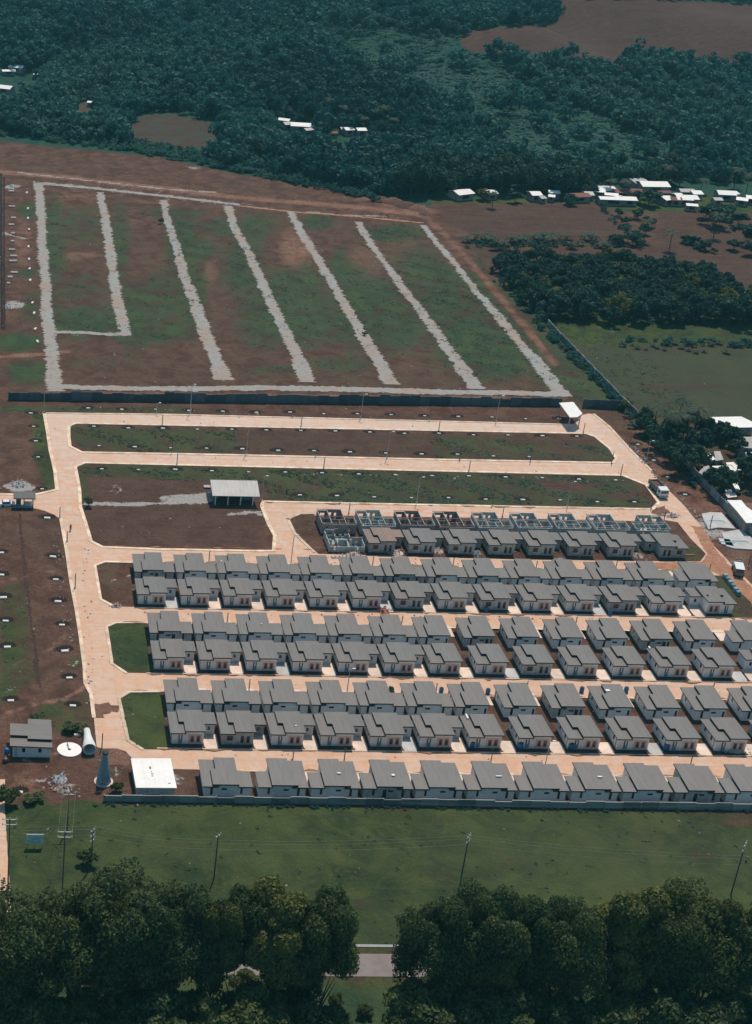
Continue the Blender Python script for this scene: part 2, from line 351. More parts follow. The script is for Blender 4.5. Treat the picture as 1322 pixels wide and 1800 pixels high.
# strips and plots of the estate
for L in ([(68,322),(80,500),(94,668),(98,688)],[(176,338),(199,480),(221,588),(96,584)],[(287,352),(325,490),(392,668)],[(400,362),(458,490),(541,672)],[(510,372),(585,500),(688,676)],[(630,390),(712,512),(838,684)],[(744,396),(834,508),(984,690)],[(96,680),(480,682),(760,689),(1004,694)],[(66,323),(420,360),(520,374)]):
    m_ = line_mask(L, 9, 9); A['pale'] = np.maximum(A['pale'], m_*.30)
for poly, v in (([(80,715),(330,714),(330,726),(80,725)], .25), ([(0,712),(80,712),(80,722),(0,722)], .1), ([(60,722),(82,728),(96,830),(98,860),(78,866),(58,800)], .45),
    ([(122,748),(420,757),(420,795),(150,793),(124,775)], .25), ([(420,757),(760,765),(760,805),(420,800)], -.25), ([(760,765),(1078,780),(1080,812),(760,806)], .2),
    ([(134,820),(160,815),(1100,838),(1130,858),(470,850),(170,838),(150,900),(140,880)], .35), ([(470,838),(1110,850),(1150,880),(1140,893),(720,888),(470,880)], .3), ([(560,870),(900,885),(900,892),(560,884)], .7),
    ([(150,838),(455,848),(455,880),(160,875)], -.75), ([(160,895),(450,895),(478,965),(175,960)], -1.0), ([(510,905),(550,903),(570,965),(520,940)], -.1),
    ([(168,990),(232,990),(245,1062),(190,1062)], -.25), ([(189,1100),(252,1096),(266,1181),(222,1181),(199,1166)], 1.1), ([(211,1224),(230,1217),(280,1217),(293,1316),(250,1315),(224,1296)], 1.1),
    ([(1238,1010),(1280,1014),(1322,1062),(1322,1092),(1270,1085)], .2), ([(0,1030),(50,1020),(60,1200),(0,1240)], .15), ([(60,1240),(160,1210),(165,1280),(90,1290)], .05),
    ([(1195,960),(1245,960),(1235,985),(1190,985)], .2), ([(1060,735),(1160,800),(1300,960),(1322,1000),(1300,960),(1180,790),(1110,725)], -.3)):
    setm('grass', poly_mask(poly, 4), v)
for x, y, rx, ry, v in ((15,1100,25,20,.5),(20,1150,26,18,.7),(10,1215,25,18,.5),(85,1250,30,14,.6),(125,1285,28,12,.6),(135,1165,12,14,.6),(140,1120,6,10,.5),(60,1410,40,12,.6),(140,1410,40,10,.7),(20,720,60,6,.4),(70,1180,20,12,.3),
    (250,860,60,14,-.7),(600,845,80,8,.5),(250,770,60,12,.45),(200,765,60,12,.4),(640,780,80,14,-.7),(980,790,60,12,-.2),(1000,855,60,12,-.4),(1100,870,50,10,-.1),(700,860,120,8,.5),(560,855,50,8,.1),(1050,820,60,6,-.2)):
    setm('grass', ell(x, y, rx, ry), v)
setm('red', line_mask([(0,1255),(60,1238),(110,1230),(155,1205)], 2.5, 2), .9); setm('grass', line_mask([(0,1255),(60,1238),(110,1230),(155,1205)], 3, 2), -1)
setm('red', line_mask([(0,1178),(55,1155),(90,1140),(120,1110)], 2, 2), .6); setm('red', line_mask([(0,1025),(60,1008),(110,1003)], 2, 2), .5)
setm('red', ell(40,1385,50,20), .5); setm('red', ell(230,1345,50,14), .25); setm('red', poly_mask([(1165,860),(1322,1040),(1322,960),(1200,800),(1100,735)], 6), .35)
LOW = [(-600,1418),(60,1416),(180,1412),(1322,1431),(2400,1440),(2400,2200),(-600,2200)]
setm('grass', poly_mask(LOW, 5), .92)
for x, y, rx, ry, v in ((1300,1445,50,14,-.1),(1240,1500,60,14,.45),(330,1490,90,14,.6),(760,1540,80,12,.55),(905,1510,30,8,.3),(640,1590,40,16,.35),(700,1424,30,5,.1),(640,1665,30,12,.3)): setm('grass', ell(x, y, rx, ry), v)
setm('dull', ell(1100,1500,500,90), .35); setm('dull', ell(350,1500,160,30), .3)
for q_ in ([(-300,1735),(1700,1745),(1700,2300),(-300,2300)],): setm('wild', poly_mask(q_, 5), .3)
setm('grass', poly_mask([(-300,1650),(1700,1680),(1700,1740),(-300,1725)], 8), .3)

for q_ in ([(122,748),(1078,770),(1080,812),(124,785)], [(134,820),(1100,838),(1150,893),(600,888),(470,880),(455,960),(150,960)], [(80,715),(980,735),(980,745),(80,727)], [(1238,1010),(1330,1062),(1322,1092),(1270,1085)]): setm('dull', poly_mask(q_, 4), .55)
for q_ in ([(130,790),(300,798),(300,812),(130,800)],): pass
setm('dull', poly_mask([(960,575),(1010,612),(1340,600),(1340,640),(1060,665),(985,612)], 8), .95); setm('grass', ell(1200, 612, 130, 10), .1)
nx, ny = len(gx), len(gy)
gm = bpy.data.meshes.new('ground')
gm.vertices.add(nx*ny); gm.vertices.foreach_set('co', np.stack([GX, GY, GZ], -1).astype(np.float32).ravel())
ii = np.arange((nx-1)*(ny-1)); ix = ii % (nx-1); iy = ii // (nx-1); v0 = iy*nx + ix
fq = np.stack([v0, v0+1, v0+1+nx, v0+nx], -1).astype(np.int32)
gm.loops.add(fq.size); gm.loops.foreach_set('vertex_index', fq.ravel())
gm.polygons.add(len(fq)); gm.polygons.foreach_set('loop_start', np.arange(0, fq.size, 4, dtype=np.int32))
gm.update(calc_edges=True); gm.polygons.foreach_set('use_smooth', np.ones(len(fq), bool))
for k in A:
    at_ = gm.attributes.new(k, 'FLOAT', 'POINT'); at_.data.foreach_set('value', A[k].astype(np.float32).ravel())
def ground_mat():
    t = NT('ground_soil_and_grass'); g = geo(t)
    big = t.noise(.022, 5, .62, g); mid = t.noise(.16, 6, .68, g, .6); fine = t.noise(1.1, 4, .65, g); vf = t.noise(4.5, 3, .6, g)
    dirt = t.mix(t.mr(mid, .40, .60), (.084,.039,.029), (.168,.086,.062))
    dirt = t.mix(t.mr(big, .35, .7, 0, .45), dirt, (.105,.075,.055))
    red = t.mix(t.mr(mid, .3, .7), (.20,.095,.062), (.34,.19,.135))
    dirt = t.mix(t.mr(t.math('ADD', t.attr('red'), t.math('MULTIPLY', t.math('SUBTRACT', mid, .5), .9)), .1, .75), dirt, red)
    dirt = t.mix(t.math('MULTIPLY', t.attr('dull'), .8), dirt, (.072,.042,.034))
    mpf = t.n('ShaderNodeMapping'); mpf.inputs['Rotation'].default_value = (0,0,.35); mpf.inputs['Scale'].default_value = (.02,.5,1); t.l(g, mpf.inputs['Vector']); fur = t.noise(1.0, 3, .6, mpf.outputs[0])
    dirt = t.mix(t.math('MULTIPLY', t.attr('dull'), t.mr(fur, .45, .62, 0, .55)), dirt, (.125,.080,.062))
    dirt = t.mix(t.mr(fine, .36, .56, .5, 0), dirt, (.05,.034,.028))
    speck = t.noise(2.6, 2, .5, g); dirt = t.mix(t.mr(speck, .70, .76, 0, .5), dirt, (.34,.25,.21))
    gr = t.mix(t.mr(mid, .40, .60), (.028,.046,.019), (.065,.085,.030))
    gr = t.mix(t.mr(big, .42, .60, 0, .65), gr, (.090,.112,.036))
    gr = t.mix(t.mr(fine, .5, .68, 0, .6), gr, (.080,.095,.045))
    gr = t.mix(t.mr(vf, .5, .62, 0, .55), gr, (.016,.034,.018))
    smd = t.noise(.07, 5, .7, g, 1.2); gr = t.mix(t.mr(smd, .50, .64, 0, .55), gr, (.020,.040,.024)); gr = t.mix(t.mr(smd, .47, .36, 0, .35), gr, (.095,.100,.038))
    gr = t.mix(t.math('MULTIPLY', t.attr('dull'), .72), gr, (.064,.066,.044))
    gr = t.mix(t.math('MULTIPLY', t.attr('wild'), .85), gr, t.mix(t.mr(mid, .4, .6), (.014,.060,.050), (.030,.085,.062)))
    nz = t.math('ADD', t.math('MULTIPLY', t.math('SUBTRACT', mid, .5), 2.2), t.math('MULTIPLY', t.math('SUBTRACT', fine, .5), 3.2))
    nz = t.math('ADD', nz, t.math('MULTIPLY', t.math('SUBTRACT', vf, .5), 1.6))
    nz = t.math('ADD', nz, t.math('MULTIPLY', t.math('SUBTRACT', big, .5), .8))
    f = t.mr(t.math('ADD', t.attr('grass'), nz), -.1, .35, smooth=True)
    col = t.mix(f, dirt, gr)
    gv = t.mix(t.mr(fine, .3, .7), (.30,.31,.31), (.48,.44,.41))
    f2 = t.mr(t.math('ADD', t.attr('pale'), t.math('ADD', t.math('MULTIPLY', t.math('SUBTRACT', mid, .5), 1.2), t.math('MULTIPLY', t.math('SUBTRACT', fine, .5), 1.2))), .35, .65, smooth=True)
    col = t.mix(t.math('MULTIPLY', f2, .85), col, gv)
    t.bump(t.math('ADD', fine, t.math('MULTIPLY', vf, .5)), .7, .5)
    return t.out(col, 1.0, 0, .1)
gm.materials.append(ground_mat())
kind(link('ground', gm), 'structure')
def gval(ch, x, y):
    i = int(np.searchsorted(gy, y)); j = int(np.searchsorted(gx, x)); return float(A[ch][min(i, ny-1), min(j, nx-1)])

# ------------------------------------------------------------------ roads
def road_mat():
    t = NT('road_concrete'); g = geo(t)
    a = t.noise(.05, 5, .6, g); b = t.noise(.35, 5, .65, g, 1.0); c = t.noise(1.8, 4, .6, g)
    col = t.mix(t.mr(a, .32, .68), (.68,.46,.33), (.67,.37,.24))
    col = t.mix(t.mr(b, .42, .62, 0, .8), col, (.66,.54,.47))
    col = t.mix(t.mr(c, .52, .75, 0, .22), col, (.44,.29,.21)); dd = t.noise(.13, 6, .7, g, .8); col = t.mix(t.mr(dd, .57, .72, 0, .5), col, (.38,.21,.14)); col = t.mix(t.mr(dd, .47, .34, 0, .45), col, (.60,.35,.22))
    mp = t.n('ShaderNodeMapping'); mp.inputs['Scale'].default_value = (.03, .9, 1); t.l(g, mp.inputs['Vector'])
    st = t.noise(1.0, 3, .5, mp.outputs[0]); col = t.mix(t.mr(st, .5, .7, 0, .35), col, (.46,.31,.24))
    sx = t.n('ShaderNodeSeparateXYZ'); t.l(g, sx.inputs[0]); gn = t.math('ADD', sx.outputs[1], t.math('MULTIPLY', t.math('SUBTRACT', a, .5), 160)); col = t.mix(t.mr(gn, 400, 330, 0, .3), col, (.62,.36,.22)); col = t.mix(t.mr(gn, 392, 440, 0, .45), col, (.66,.55,.48))
    ed = t.noise(.7, 5, .7, g, 1.5); col = t.mix(t.mr(ed, .60, .70, 0, .4), col, (.33,.20,.14))
    br = t.n('ShaderNodeTexBrick'); br.inputs['Scale'].default_value = 1.0; br.inputs['Mortar Size'].default_value = .035; br.inputs['Brick Width'].default_value = 4.5; br.inputs['Row Height'].default_value = 3.3
    br.offset = 0.0; t.l(g, br.inputs['Vector']); col = t.mix(t.math('MULTIPLY', br.outputs['Fac'], .3), col, (.30,.19,.14))
    t.bump(c, .2, .03)
    return t.out(col, .9, 0, .2)
M['road'] = road_mat()
def sheet(name, outer, holes, z, mat):
    loops = [[Vector((x, y, 0)) for x, y in outer]] + [[Vector((x, y, 0)) for x, y in h] for h in holes]
    flat = [v for L in loops for v in L]; mb = MB()
    fs = []
    for tr in geometry.tessellate_polygon(loops):
        a, b, c = [flat[i] for i in tr]; cr = (b-a).x*(c-a).y - (b-a).y*(c-a).x
        fs.append(tuple(tr) if cr > 0 else tuple(tr[::-1]))
    mb.add([(v.x, v.y, z) for v in flat], fs)
    return kind(obj(name, mb, mat), 'structure')
RB = lambda y0: (lambda x: y0)
# islands between the streets (photo outlines)
I1 = pts([(121,750),(132,744.4),(600,754),(1030,762.5),(1046,768),(1072,789),(1084,807),(1077,814),(760,808),(400,800),(144,795.5),(123,785),(121,768)])
I2 = pts([(132.4,821),(149,813.8),(500,822),(1094,836),(1136,853),(1158,884),(1147,895.5),(880,890.5),(600,885),(462,882),(460,890),(472,922),(483,942),(481,969),(449,969),(286,966),(180,962),(160,952),(150,918),(141,891),(140,863),(136,840)])
I3 = pts([(506,913),(528,903),(552,903),(552,906),(880,911),(1150,917),(1166,914),(1191,918),(1214,947),(1241,974),(1231,987),(1190,987),(920,984),(560,974),(518,938)])
I4 = pts([(166.8,994.7),(184,988),(232,989)]) + [(165,339.0)] + pts([(1238,1010.5),(1280,1013),(1330,1066),(1345,1088)]) + [(175.5,316.6),(100,316.7)] + pts([(201,1066.5),(177,1054)])
I5 = pts([(187,1102),(204,1095),(255,1094.5)]) + [(100,309.9),(205,309.8),(205,288.7),(100,288.8)] + pts([(221,1183),(197,1167)])
I6 = pts([(209,1228),(228,1216.5),(280,1216)]) + [(100,281.8),(205,281.7),(205,261.1),(100,261.2)] + pts([(250,1317.5),(225,1302)])
outer = pts([(77.5,726.5),(300,729),(880,743.6),(1010,747),(1020.5,740),(1017,736),(1024,729.5),(1035,727),(1044,728.5),(1070.6,750),(1110.8,794),(1144,827),(1164,851),(1201,887),(1224,915.6),(1239,934),(1251,956),(1268,973),(1285,991),(1330,1036),(1420,1130)]) + [(232,253.6),(206,253.6),(100,253.8),(60,254.0)] + pts([(300,1352),(296,1336),(232,1333),(221,1321),(205,1316),(180,1316),(170,1313),(165,1261),(160,1220),(150,1202),(148,1169),(142,1124),(135.5,1080),(124.5,1022),(117,969),(107,913),(95,905),(78,898),(57,893),(19,893),(-60,893),(-60,869),(0,869),(55,871),(75.6,867),(100,861),(96.5,828.6),(88,791),(83,757)])
sheet('road', outer, [I1, I2, I3, I4, I5, I6], .05, M['road'])
def kerb_ring(name, P, w=.45, h=.16, close=True, rnd=None):
    """a raised edge following the outline P, as one pavement mesh"""
    mb = MB(); n = len(P); cen = Vector((sum(p[0] for p in P)/n, sum(p[1] for p in P)/n, 0))
    for i in range(n if close else n-1):
        a = Vector((*P[i], 0)); b = Vector((*P[(i+1) % n], 0)); d = b - a
        if d.length < .3: continue
        d.normalize(); nn = Vector((-d.y, d.x, 0))*w*.5
        a2 = a - d*w*.35; b2 = b + d*w*.35; z = h + .003*(i % 5)
        mb.add([a2-nn, b2-nn, b2+nn, a2+nn] + [v + Vector((0,0,z)) for v in (a2-nn, b2-nn, b2+nn, a2+nn)], [(4,5,6,7),(0,1,5,4),(1,2,6,5),(2,3,7,6),(3,0,4,7)])
    return kind(obj(name, mb, M['kerb']), 'structure')
for k, P in enumerate((I1, I2)): kerb_ring('kerb', P, .9)
kerb_ring('kerb', I3[:3] + [], .8, close=False); kerb_ring('kerb', pts([(506,913),(518,938),(552,971)]), .8, close=False)
kerb_ring('kerb', pts([(201,1066.5),(177,1054),(166.8,994.7),(184,988),(232,989)]), .7, close=False)
kerb_ring('kerb', pts([(221,1183),(197,1167),(187,1102),(204,1095),(255,1094.5)]), .7, close=False)
kerb_ring('kerb', pts([(250,1317.5),(225,1302),(209,1228),(228,1216.5),(280,1216)]), .7, close=False)
for yy in (339.0, 316.7, 309.85, 288.75, 281.75, 261.15): kerb_ring('kerb', [(34, yy), (172, yy)], .35, close=False)
kerb_ring('kerb', [(44,253.9),(206,253.6)], .35, close=False)
kerb_ring('kerb', pts([(77.5,726.5),(300,729),(880,743.6),(1010,747),(1020.5,740)]), .7, close=False)
kerb_ring('kerb', pts([(77.5,726.5),(83,757),(88,791),(96.5,828.6),(100,861),(75.6,867),(55,871),(0,869)]), .9, close=False)
kerb_ring('kerb', pts([(165,1261),(160,1220),(150,1202),(148,1169),(142,1124),(135.5,1080),(124.5,1022),(117,969),(107,913)]), .8, close=False)
kerb_ring('kerb', pts([(1044,728.5),(1070.6,750),(1110.8,794),(1144,827)]), .8, close=False)
# spilt earth on the road by the water tower and in the right-hand lane
M['earthpatch'] = simple('spilt_earth', (.17,.09,.065), 1, .3, .8)
M['spill2'] = simple('washed_soil', (.30,.17,.115), 1, .35, .8)
M['furrow'] = simple('furrow_soil', (.055,.03,.025), 1, .4, 1)
M['earth_red'] = simple('earth_red', (.42,.21,.13), 1, .3, .6)
def ragged(P, amp, step=1.0, seed=1):
    r = random.Random(seed); out = []
    for i in range(len(P)):
        a = P[i]; b = P[(i+1) % len(P)]; L = math.dist(a, b); n = max(1, int(L/step))
        for k in range(n):
            t = k/n; out.append((a[0]+(b[0]-a[0])*t + r.uniform(-amp, amp), a[1]+(b[1]-a[1])*t + r.uniform(-amp, amp)))
    return out
sheet('spilt_earth', ragged(pts([(180,1319),(200,1316),(221,1322),(228,1333),(230,1345),(180,1345)]), .35), [], .075, M['earthpatch'])
sheet('spilt_earth', ragged(pts([(163,1238),(190,1236),(206,1240),(207,1254),(190,1252),(180,1262),(166,1262)]), .5), [], .075, M['earthpatch'])
sheet('dusty_lane', ragged(pts([(1215,925),(1234,926),(1262,970),(1285,998),(1330,1040),(1330,1070),(1270,1014),(1240,1000),(1200,1003),(1150,1000),(1150,990),(1232,988),(1243,974)]), .3), [], .075, M['earth_red'])
sheet('spilt_earth', ragged(pts([(1150,893),(1168,890),(1178,903),(1160,908),(1146,902)]), .4), [], .08, M['earthpatch'])

_r = random.Random(61); vb = MB()
for yy, x0, x1, sg in ((316.5,34,205,-1),(309.9,30,205,1),(288.6,34,205,-1),(281.8,30,205,1),(261.0,34,205,-1),(338.9,34,172,1),(347.6,80,175,-1),(346.9,30,78,-1),(373.0,72,170,-1),(365.5,80,172,1),(253.9,46,205,1)):
    x = x0
    while x < x1:
        L = _r.uniform(1.0, 6.0); w_ = _r.uniform(.15, .9); n = 9
        P = [(x + L*k/n, yy) for k in range(n+1)] + [(x + L*k/n + _r.uniform(-.1,.1), yy + sg*w_*math.sin(math.pi*k/n)*_r.uniform(.6,1.2)) for k in range(n-1, 0, -1)]
        m_ = len(vb.v); c_ = [(a, b, .19) for a, b in P]; vb.add(c_, [(0, *range(1, n+1), *range(n+1, len(P)))] if sg < 0 else [tuple(range(len(P)))]); x += L + _r.uniform(.5, 7)
kind(obj('washed_soil', vb, M['spill2']), 'structure')
# gravel tracks of the unbuilt lots
def gravel_mat():
    t = NT('gravel'); g = geo(t)
    a = t.noise(.06, 4, .6, g); b = t.noise(.5, 5, .65, g, .8); c = t.noise(2.5, 3, .6, g)
    col = t.mix(t.mr(a, .38, .62), (.30,.31,.305), (.33,.26,.215)); col = t.mix(t.mr(b, .54, .68, 0, .8), col, (.20,.135,.10))
    col = t.mix(t.mr(c, .4, .7, 0, .3), col, (.46,.44,.42)); t.bump(c, .5, .1)
    return t.out(col, 1.0, 0, .1)
M['gravel'] = gravel_mat()
def strip(name, L, w, z, mat, amp=.5, seed=0, step=.8):
    r = random.Random(seed); P = []
    W = w if isinstance(w, list) else [w]*len(L)
    for i in range(len(L)-1):
        n = max(1, int(math.dist(L[i], L[i+1])/step))
        for k in range(n + (i == len(L)-2)):
            t = k/n; P.append((L[i][0]+(L[i+1][0]-L[i][0])*t, L[i][1]+(L[i+1][1]-L[i][1])*t, W[i]+(W[i+1]-W[i])*t))
    vs = []; e1 = e2 = 0
    for i, p in enumerate(P):
        q = P[min(i+1, len(P)-1)]; o = P[max(i-1, 0)]; d = Vector((q[0]-o[0], q[1]-o[1])).normalized(); nx_, ny_ = -d.y, d.x
        e1 = .8*e1 + r.uniform(-amp, amp)*.35; e2 = .8*e2 + r.uniform(-amp, amp)*.35; j1 = e1 + r.uniform(-amp, amp)*.75; j2 = e2 + r.uniform(-amp, amp)*.75
        vs += [(p[0]+nx_*(p[2]/2+j1), p[1]+ny_*(p[2]/2+j1), z), (p[0]-nx_*(p[2]/2+j2), p[1]-ny_*(p[2]/2+j2), z)]
    mb = MB().add(vs, [(2*i, 2*i+1, 2*i+3, 2*i+2) for i in range(len(P)-1)])
    return kind(obj(name, mb, mat), 'structure')
def gz(L): return pts(L)
strip('furrow', pts([(35,903),(40,960),(46,1020),(54,1090),(62,1150),(70,1210)]), .5, .04, M['furrow'], .4, 41, .5)
TR = [([(68,322),(72,380),(75,440),(80,500),(84,560),(90,610),(94,668),(98,688)], [4.5,4.2,4,4,4.5,4.6,5.2,6]),
      ([(176,338),(184,380),(192,430),(199,480),(206,520),(214,560),(221,588)], [3.5,3.8,3.8,4,4.2,4.6,5]),
      ([(287,352),(295,390),(312,440),(325,490),(345,540),(362,590),(382,635),(392,668)], [3.2,3.4,3.8,4.2,4.6,5,5.4,7]),
      ([(400,362),(412,400),(434,440),(458,490),(480,540),(505,590),(526,635),(541,672)], [4,3.8,4,4,4.4,4.6,5,5.6]),
      ([(510,372),(530,410),(556,450),(585,500),(612,545),(638,590),(668,640),(688,676)], [3.8,3.8,3.8,4,4,4.2,5,6]),
      ([(630,390),(652,430),(682,470),(712,512),(745,555),(778,600),(808,640),(838,684)], [3.2,3.4,3.4,4,4.2,4.6,5,5.6]),
      ([(744,396),(766,425),(800,464),(834,508),(872,552),(908,596),(946,640),(984,690)], [2.8,3,3,3.4,3.8,4.2,5,6])]
for k, (L, w) in enumerate(TR): strip('gravel_track', gz(L), [q_*.88 for q_ in w], .05 + .004*k, M['gravel'], .8, k, .4)
strip('gravel_track', gz([(96,584),(150,585),(190,588),(230,588)]), 2.6, .085, M['gravel'], .5, 21)
strip('gravel_track', gz([(96,680),(200,683),(330,684),(480,682),(620,685),(760,689),(880,691),(1004,694)]), [3.2,3.6,3.8,4.2,4.6,4.2,3.4,3.8], .09, M['gravel'], .55, 22)
strip('gravel_track', gz([(66,323),(160,331),(250,341),(340,351),(420,360)]), 2.4, .095, M['gravel'], .5, 23)
strip('edge_track', gz([(415,361),(520,373),(620,380),(745,392)]), 1.7, .06, M['earth_red'], .5, 28)
strip('drain', gz([(2,305),(2,420),(3,500),(4,580)]), .8, .05, M['pit'], .15, 25)
strip('drain', gz([(7,310),(7,420),(8,580)]), .6, .05, M['pit'], .15, 26)

# ------------------------------------------------------------------ the houses
def house(facing='S', mirror=False, wing=True, fin='paint', roofm='roof', rearfin=None):
    """a bungalow on its 10 m lot, foot of the near left roof corner at the origin; returns an Empty with its parts. D = its depth"""
    D = 8.0 if facing == 'S' else 8.3
    fx = (lambda x: 9.6 - x) if mirror else (lambda x: x)
    fy = (lambda y: D - y) if facing == 'N' else (lambda y: y)
    T = lambda P: [(fx(x), fy(y)) for x, y in P]
    slope = lambda z: (lambda x, y: z + .035*((D - y) if facing == 'S' else y))
    e = link('bungalow', None)
    def bx(mb, x0, x1, y0, y1, z0, z1):
        X = sorted((fx(x0), fx(x1))); Y = sorted((fy(y0), fy(y1))); mb.box(*X, *Y, z0, z1); return mb
    wm = M['paint'] if fin == 'paint' else M['bare']
    # body: walls as one closed mesh, inset under the eaves
    xr = 9.35 if wing else 6.75
    body = [(.45,.55),(6.75,.55),(6.75,4.0),(xr,4.0),(xr,D-.3),(.45,D-.3)] if wing else [(.45,.55),(6.75,.55),(6.75,D-.3),(.45,D-.3)]
    w = MB().prism(T([(.45,.55),(3.2,.55),(3.2,D-.3),(.45,D-.3)]), 0, slope(2.5))
    w.prism(T([(3.2,.55),(6.75,.55),(6.75,D-.3),(3.2,D-.3)]), 0, slope(2.8))
    if wing: w.prism(T([(6.75,4.0),(xr,4.0),(xr,D-.3),(6.75,D-.3)]), 0, slope(2.45))
    obj('wall', w, wm, e)
    # roofs: side roof low, main roof stepping over it, wing roof low at the other side
    lo, hi, wg = slope(2.50), slope(3.02), slope(2.5)
    th = lambda f, k: (lambda x, y: f(x, y) + k)
    for nm, P, f, mt in (('side_roof', [(0,0),(3.1,0),(3.1,D),(0,D)], lo, M[roofm]),
                     ('main_roof', [(2.95,0),(7.0,0),(7.0,D),(1.95,D),(1.95,3.5),(2.95,3.5)], hi, M[roofm])) + \
                    ((('wing_roof', [(6.9,3.6),(9.6,3.6),(9.6,D),(6.9,D)], wg, M[roofm]),) if wing else ()):
        r = obj(nm, MB().prism(T(P), th(f, .10), th(f, .17)), mt, e)
        obj('fascia', MB().prism(T([(x + (.03 if x < 1 else -.03 if x > 6 and x > 7.5 else 0), y) for x, y in P]), th(f, -.10), th(f, .099)), M['fascia'], r)
    # the dark upstand where the main roof steps over the side roof
    up = MB(); bx(up, 1.99, 2.1, 3.6, D-.05, 2.6, 3.1); bx(up, 3.0, 3.1, .1, 3.6, 2.6, 3.2); bx(up, 1.99, 3.0, 3.55, 3.65, 2.6, 3.15); obj('upstand', up, M['fascia'], e)
    rf = rearfin or fin
    # front: door, windows
    if fin == 'paint':
        d = MB(); bx(d, 1.7, 2.5, .50, .56, .15, 1.2); do = obj('door', d, M['door'], e)
        d = MB(); bx(d, 1.7, 2.5, .49, .56, 1.25, 2.15); wq = obj('window', d, M['glass'], e)
        d = MB(); bx(d, 1.98, 2.22, .47, .489, 1.2, 2.15); obj('frame', d, M['paint'], wq)
        d = MB(); bx(d, 3.7, 6.45, .50, .56, .2, 2.35); obj('front_panel', d, M['pink'], e)
        for x in (4.1, 5.3):
            d = MB(); bx(d, x, x+.75, .46, .499, .55, 2.05); wq = obj('window', d, M['frame'], e)
            d = MB(); bx(d, x+.14, x+.61, .44, .459, .7, 1.9); obj('pane', d, M['glass'], wq)
    else:
        for x0, x1, z0 in ((1.4, 2.6, 1.0), (4.2, 4.8, .5), (5.4, 6.0, .5)):
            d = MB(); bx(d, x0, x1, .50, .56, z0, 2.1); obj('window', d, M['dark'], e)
    if wing:
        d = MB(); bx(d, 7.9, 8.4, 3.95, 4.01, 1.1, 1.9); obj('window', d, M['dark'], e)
    # rear: two narrow openings and a slot window
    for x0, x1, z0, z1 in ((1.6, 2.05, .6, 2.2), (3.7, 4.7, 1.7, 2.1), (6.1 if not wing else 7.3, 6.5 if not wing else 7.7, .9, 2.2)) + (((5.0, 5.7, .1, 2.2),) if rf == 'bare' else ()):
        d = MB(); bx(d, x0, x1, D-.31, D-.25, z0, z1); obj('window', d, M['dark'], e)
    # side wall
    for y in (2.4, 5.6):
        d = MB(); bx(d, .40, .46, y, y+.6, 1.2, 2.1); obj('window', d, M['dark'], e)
    d = MB(); bx(d, .3, .44, 1.2, 1.3, .0, 2.5); obj('downpipe', d, M['steel'], e)
    return e
_H = {}
def place_house(X, Y, label, group, **kw):
    key = tuple(sorted(kw.items()))
    if key in _H: o = copy_tree(_H[key])
    else: o = house(**kw); _H[key] = o
    o.location = (X, Y, .02); tag(o, label, 'house', group); return o
def driveway(x, y0, y1, w=2.7, mat='slab', ch=.7):
    P = [(x, y0+ch), (x+ch*.4, y0), (x+w-ch*.4, y0), (x+w, y0+ch), (x+w, y1), (x, y1)] if y1 > y0 else [(x, y0-ch), (x+ch*.4, y0), (x+w-ch*.4, y0), (x+w, y0-ch), (x+w, y1), (x, y1)]
    return kind(obj('driveway', MB().prism(P, .02, .10), M[mat]), 'structure')
HG = 'grey roofed bungalows of the estate'
BL = {'A': ('first full block', 317.9, 33.9, 14), 'B': ('second full block', 290.0, 35.3, 16), 'C': ('third full block', 262.3, 36.5, 15)}
bare_up = {'A': {0, 6, 5}, 'B': {0, 7, 11}, 'C': {8}}
bare_lo = {'A': {6, 8, 11}, 'B': {8}, 'C': {1, 12}}
for b, (bn, yF, x0, n) in BL.items():
    for i in range(n):
        last = (b == 'A' and i == 13) or (b == 'B' and i >= 13)
        wing = (b == 'A') or (b in 'BC' and i < 6) or last
        x = x0 + 10*i + (.6 if last else 0)
        wl = 'with carport wing' if wing else 'without wing'
        ru = random.random(); up_b = i in bare_up[b]; lo_b = i in bare_lo[b]
        place_house(x + .2, yF + 11.3, f"{'bare grey' if up_b else 'pale'} bungalow {wl}, {nth(i)} from left in back line, {bn}", HG, facing='N', mirror=last, wing=wing, fin='paint', rearfin='bare' if up_b else 'paint') \
            if not up_b else place_house(x + .2, yF + 11.3, f"bare grey bungalow {wl}, {nth(i)} from left in back line, {bn}", HG, facing='N', mirror=last, wing=wing, fin='bare')
        place_house(x, yF, f"{'unpainted' if lo_b else 'white fronted'} bungalow {wl}, {nth(i)} from left in front line, {bn}", HG, facing='S', mirror=last, wing=wing, fin='bare' if lo_b else 'paint')
        dx = x + (-.3 if last else 6.9)
        driveway(dx, yF - .9, yF + 4.0 if wing else yF + 3.0, 2.9, 'slab_grey' if (i*7 + ord(b)) % 5 == 0 else 'slab')
        if not up_b: driveway(dx + .2, yF + 20.9, yF + 16.0, 2.6)
for i in range(12):                                                   # single line along the boundary wall
    x = 41.0 + 10.02*i; mir = i > 0; bb = i in (3, 9)
    place_house(x + (.6 if mir else 0), 245.2, f"{'unpainted' if bb else 'pale'} bungalow, {nth(i)} from left in the line along the boundary wall", HG, facing='N', mirror=mir, wing=True, fin='bare' if bb else 'paint')
    if i != 1: driveway(x + (.2 if mir else 6.9), 254.4, 249.8, 2.4)
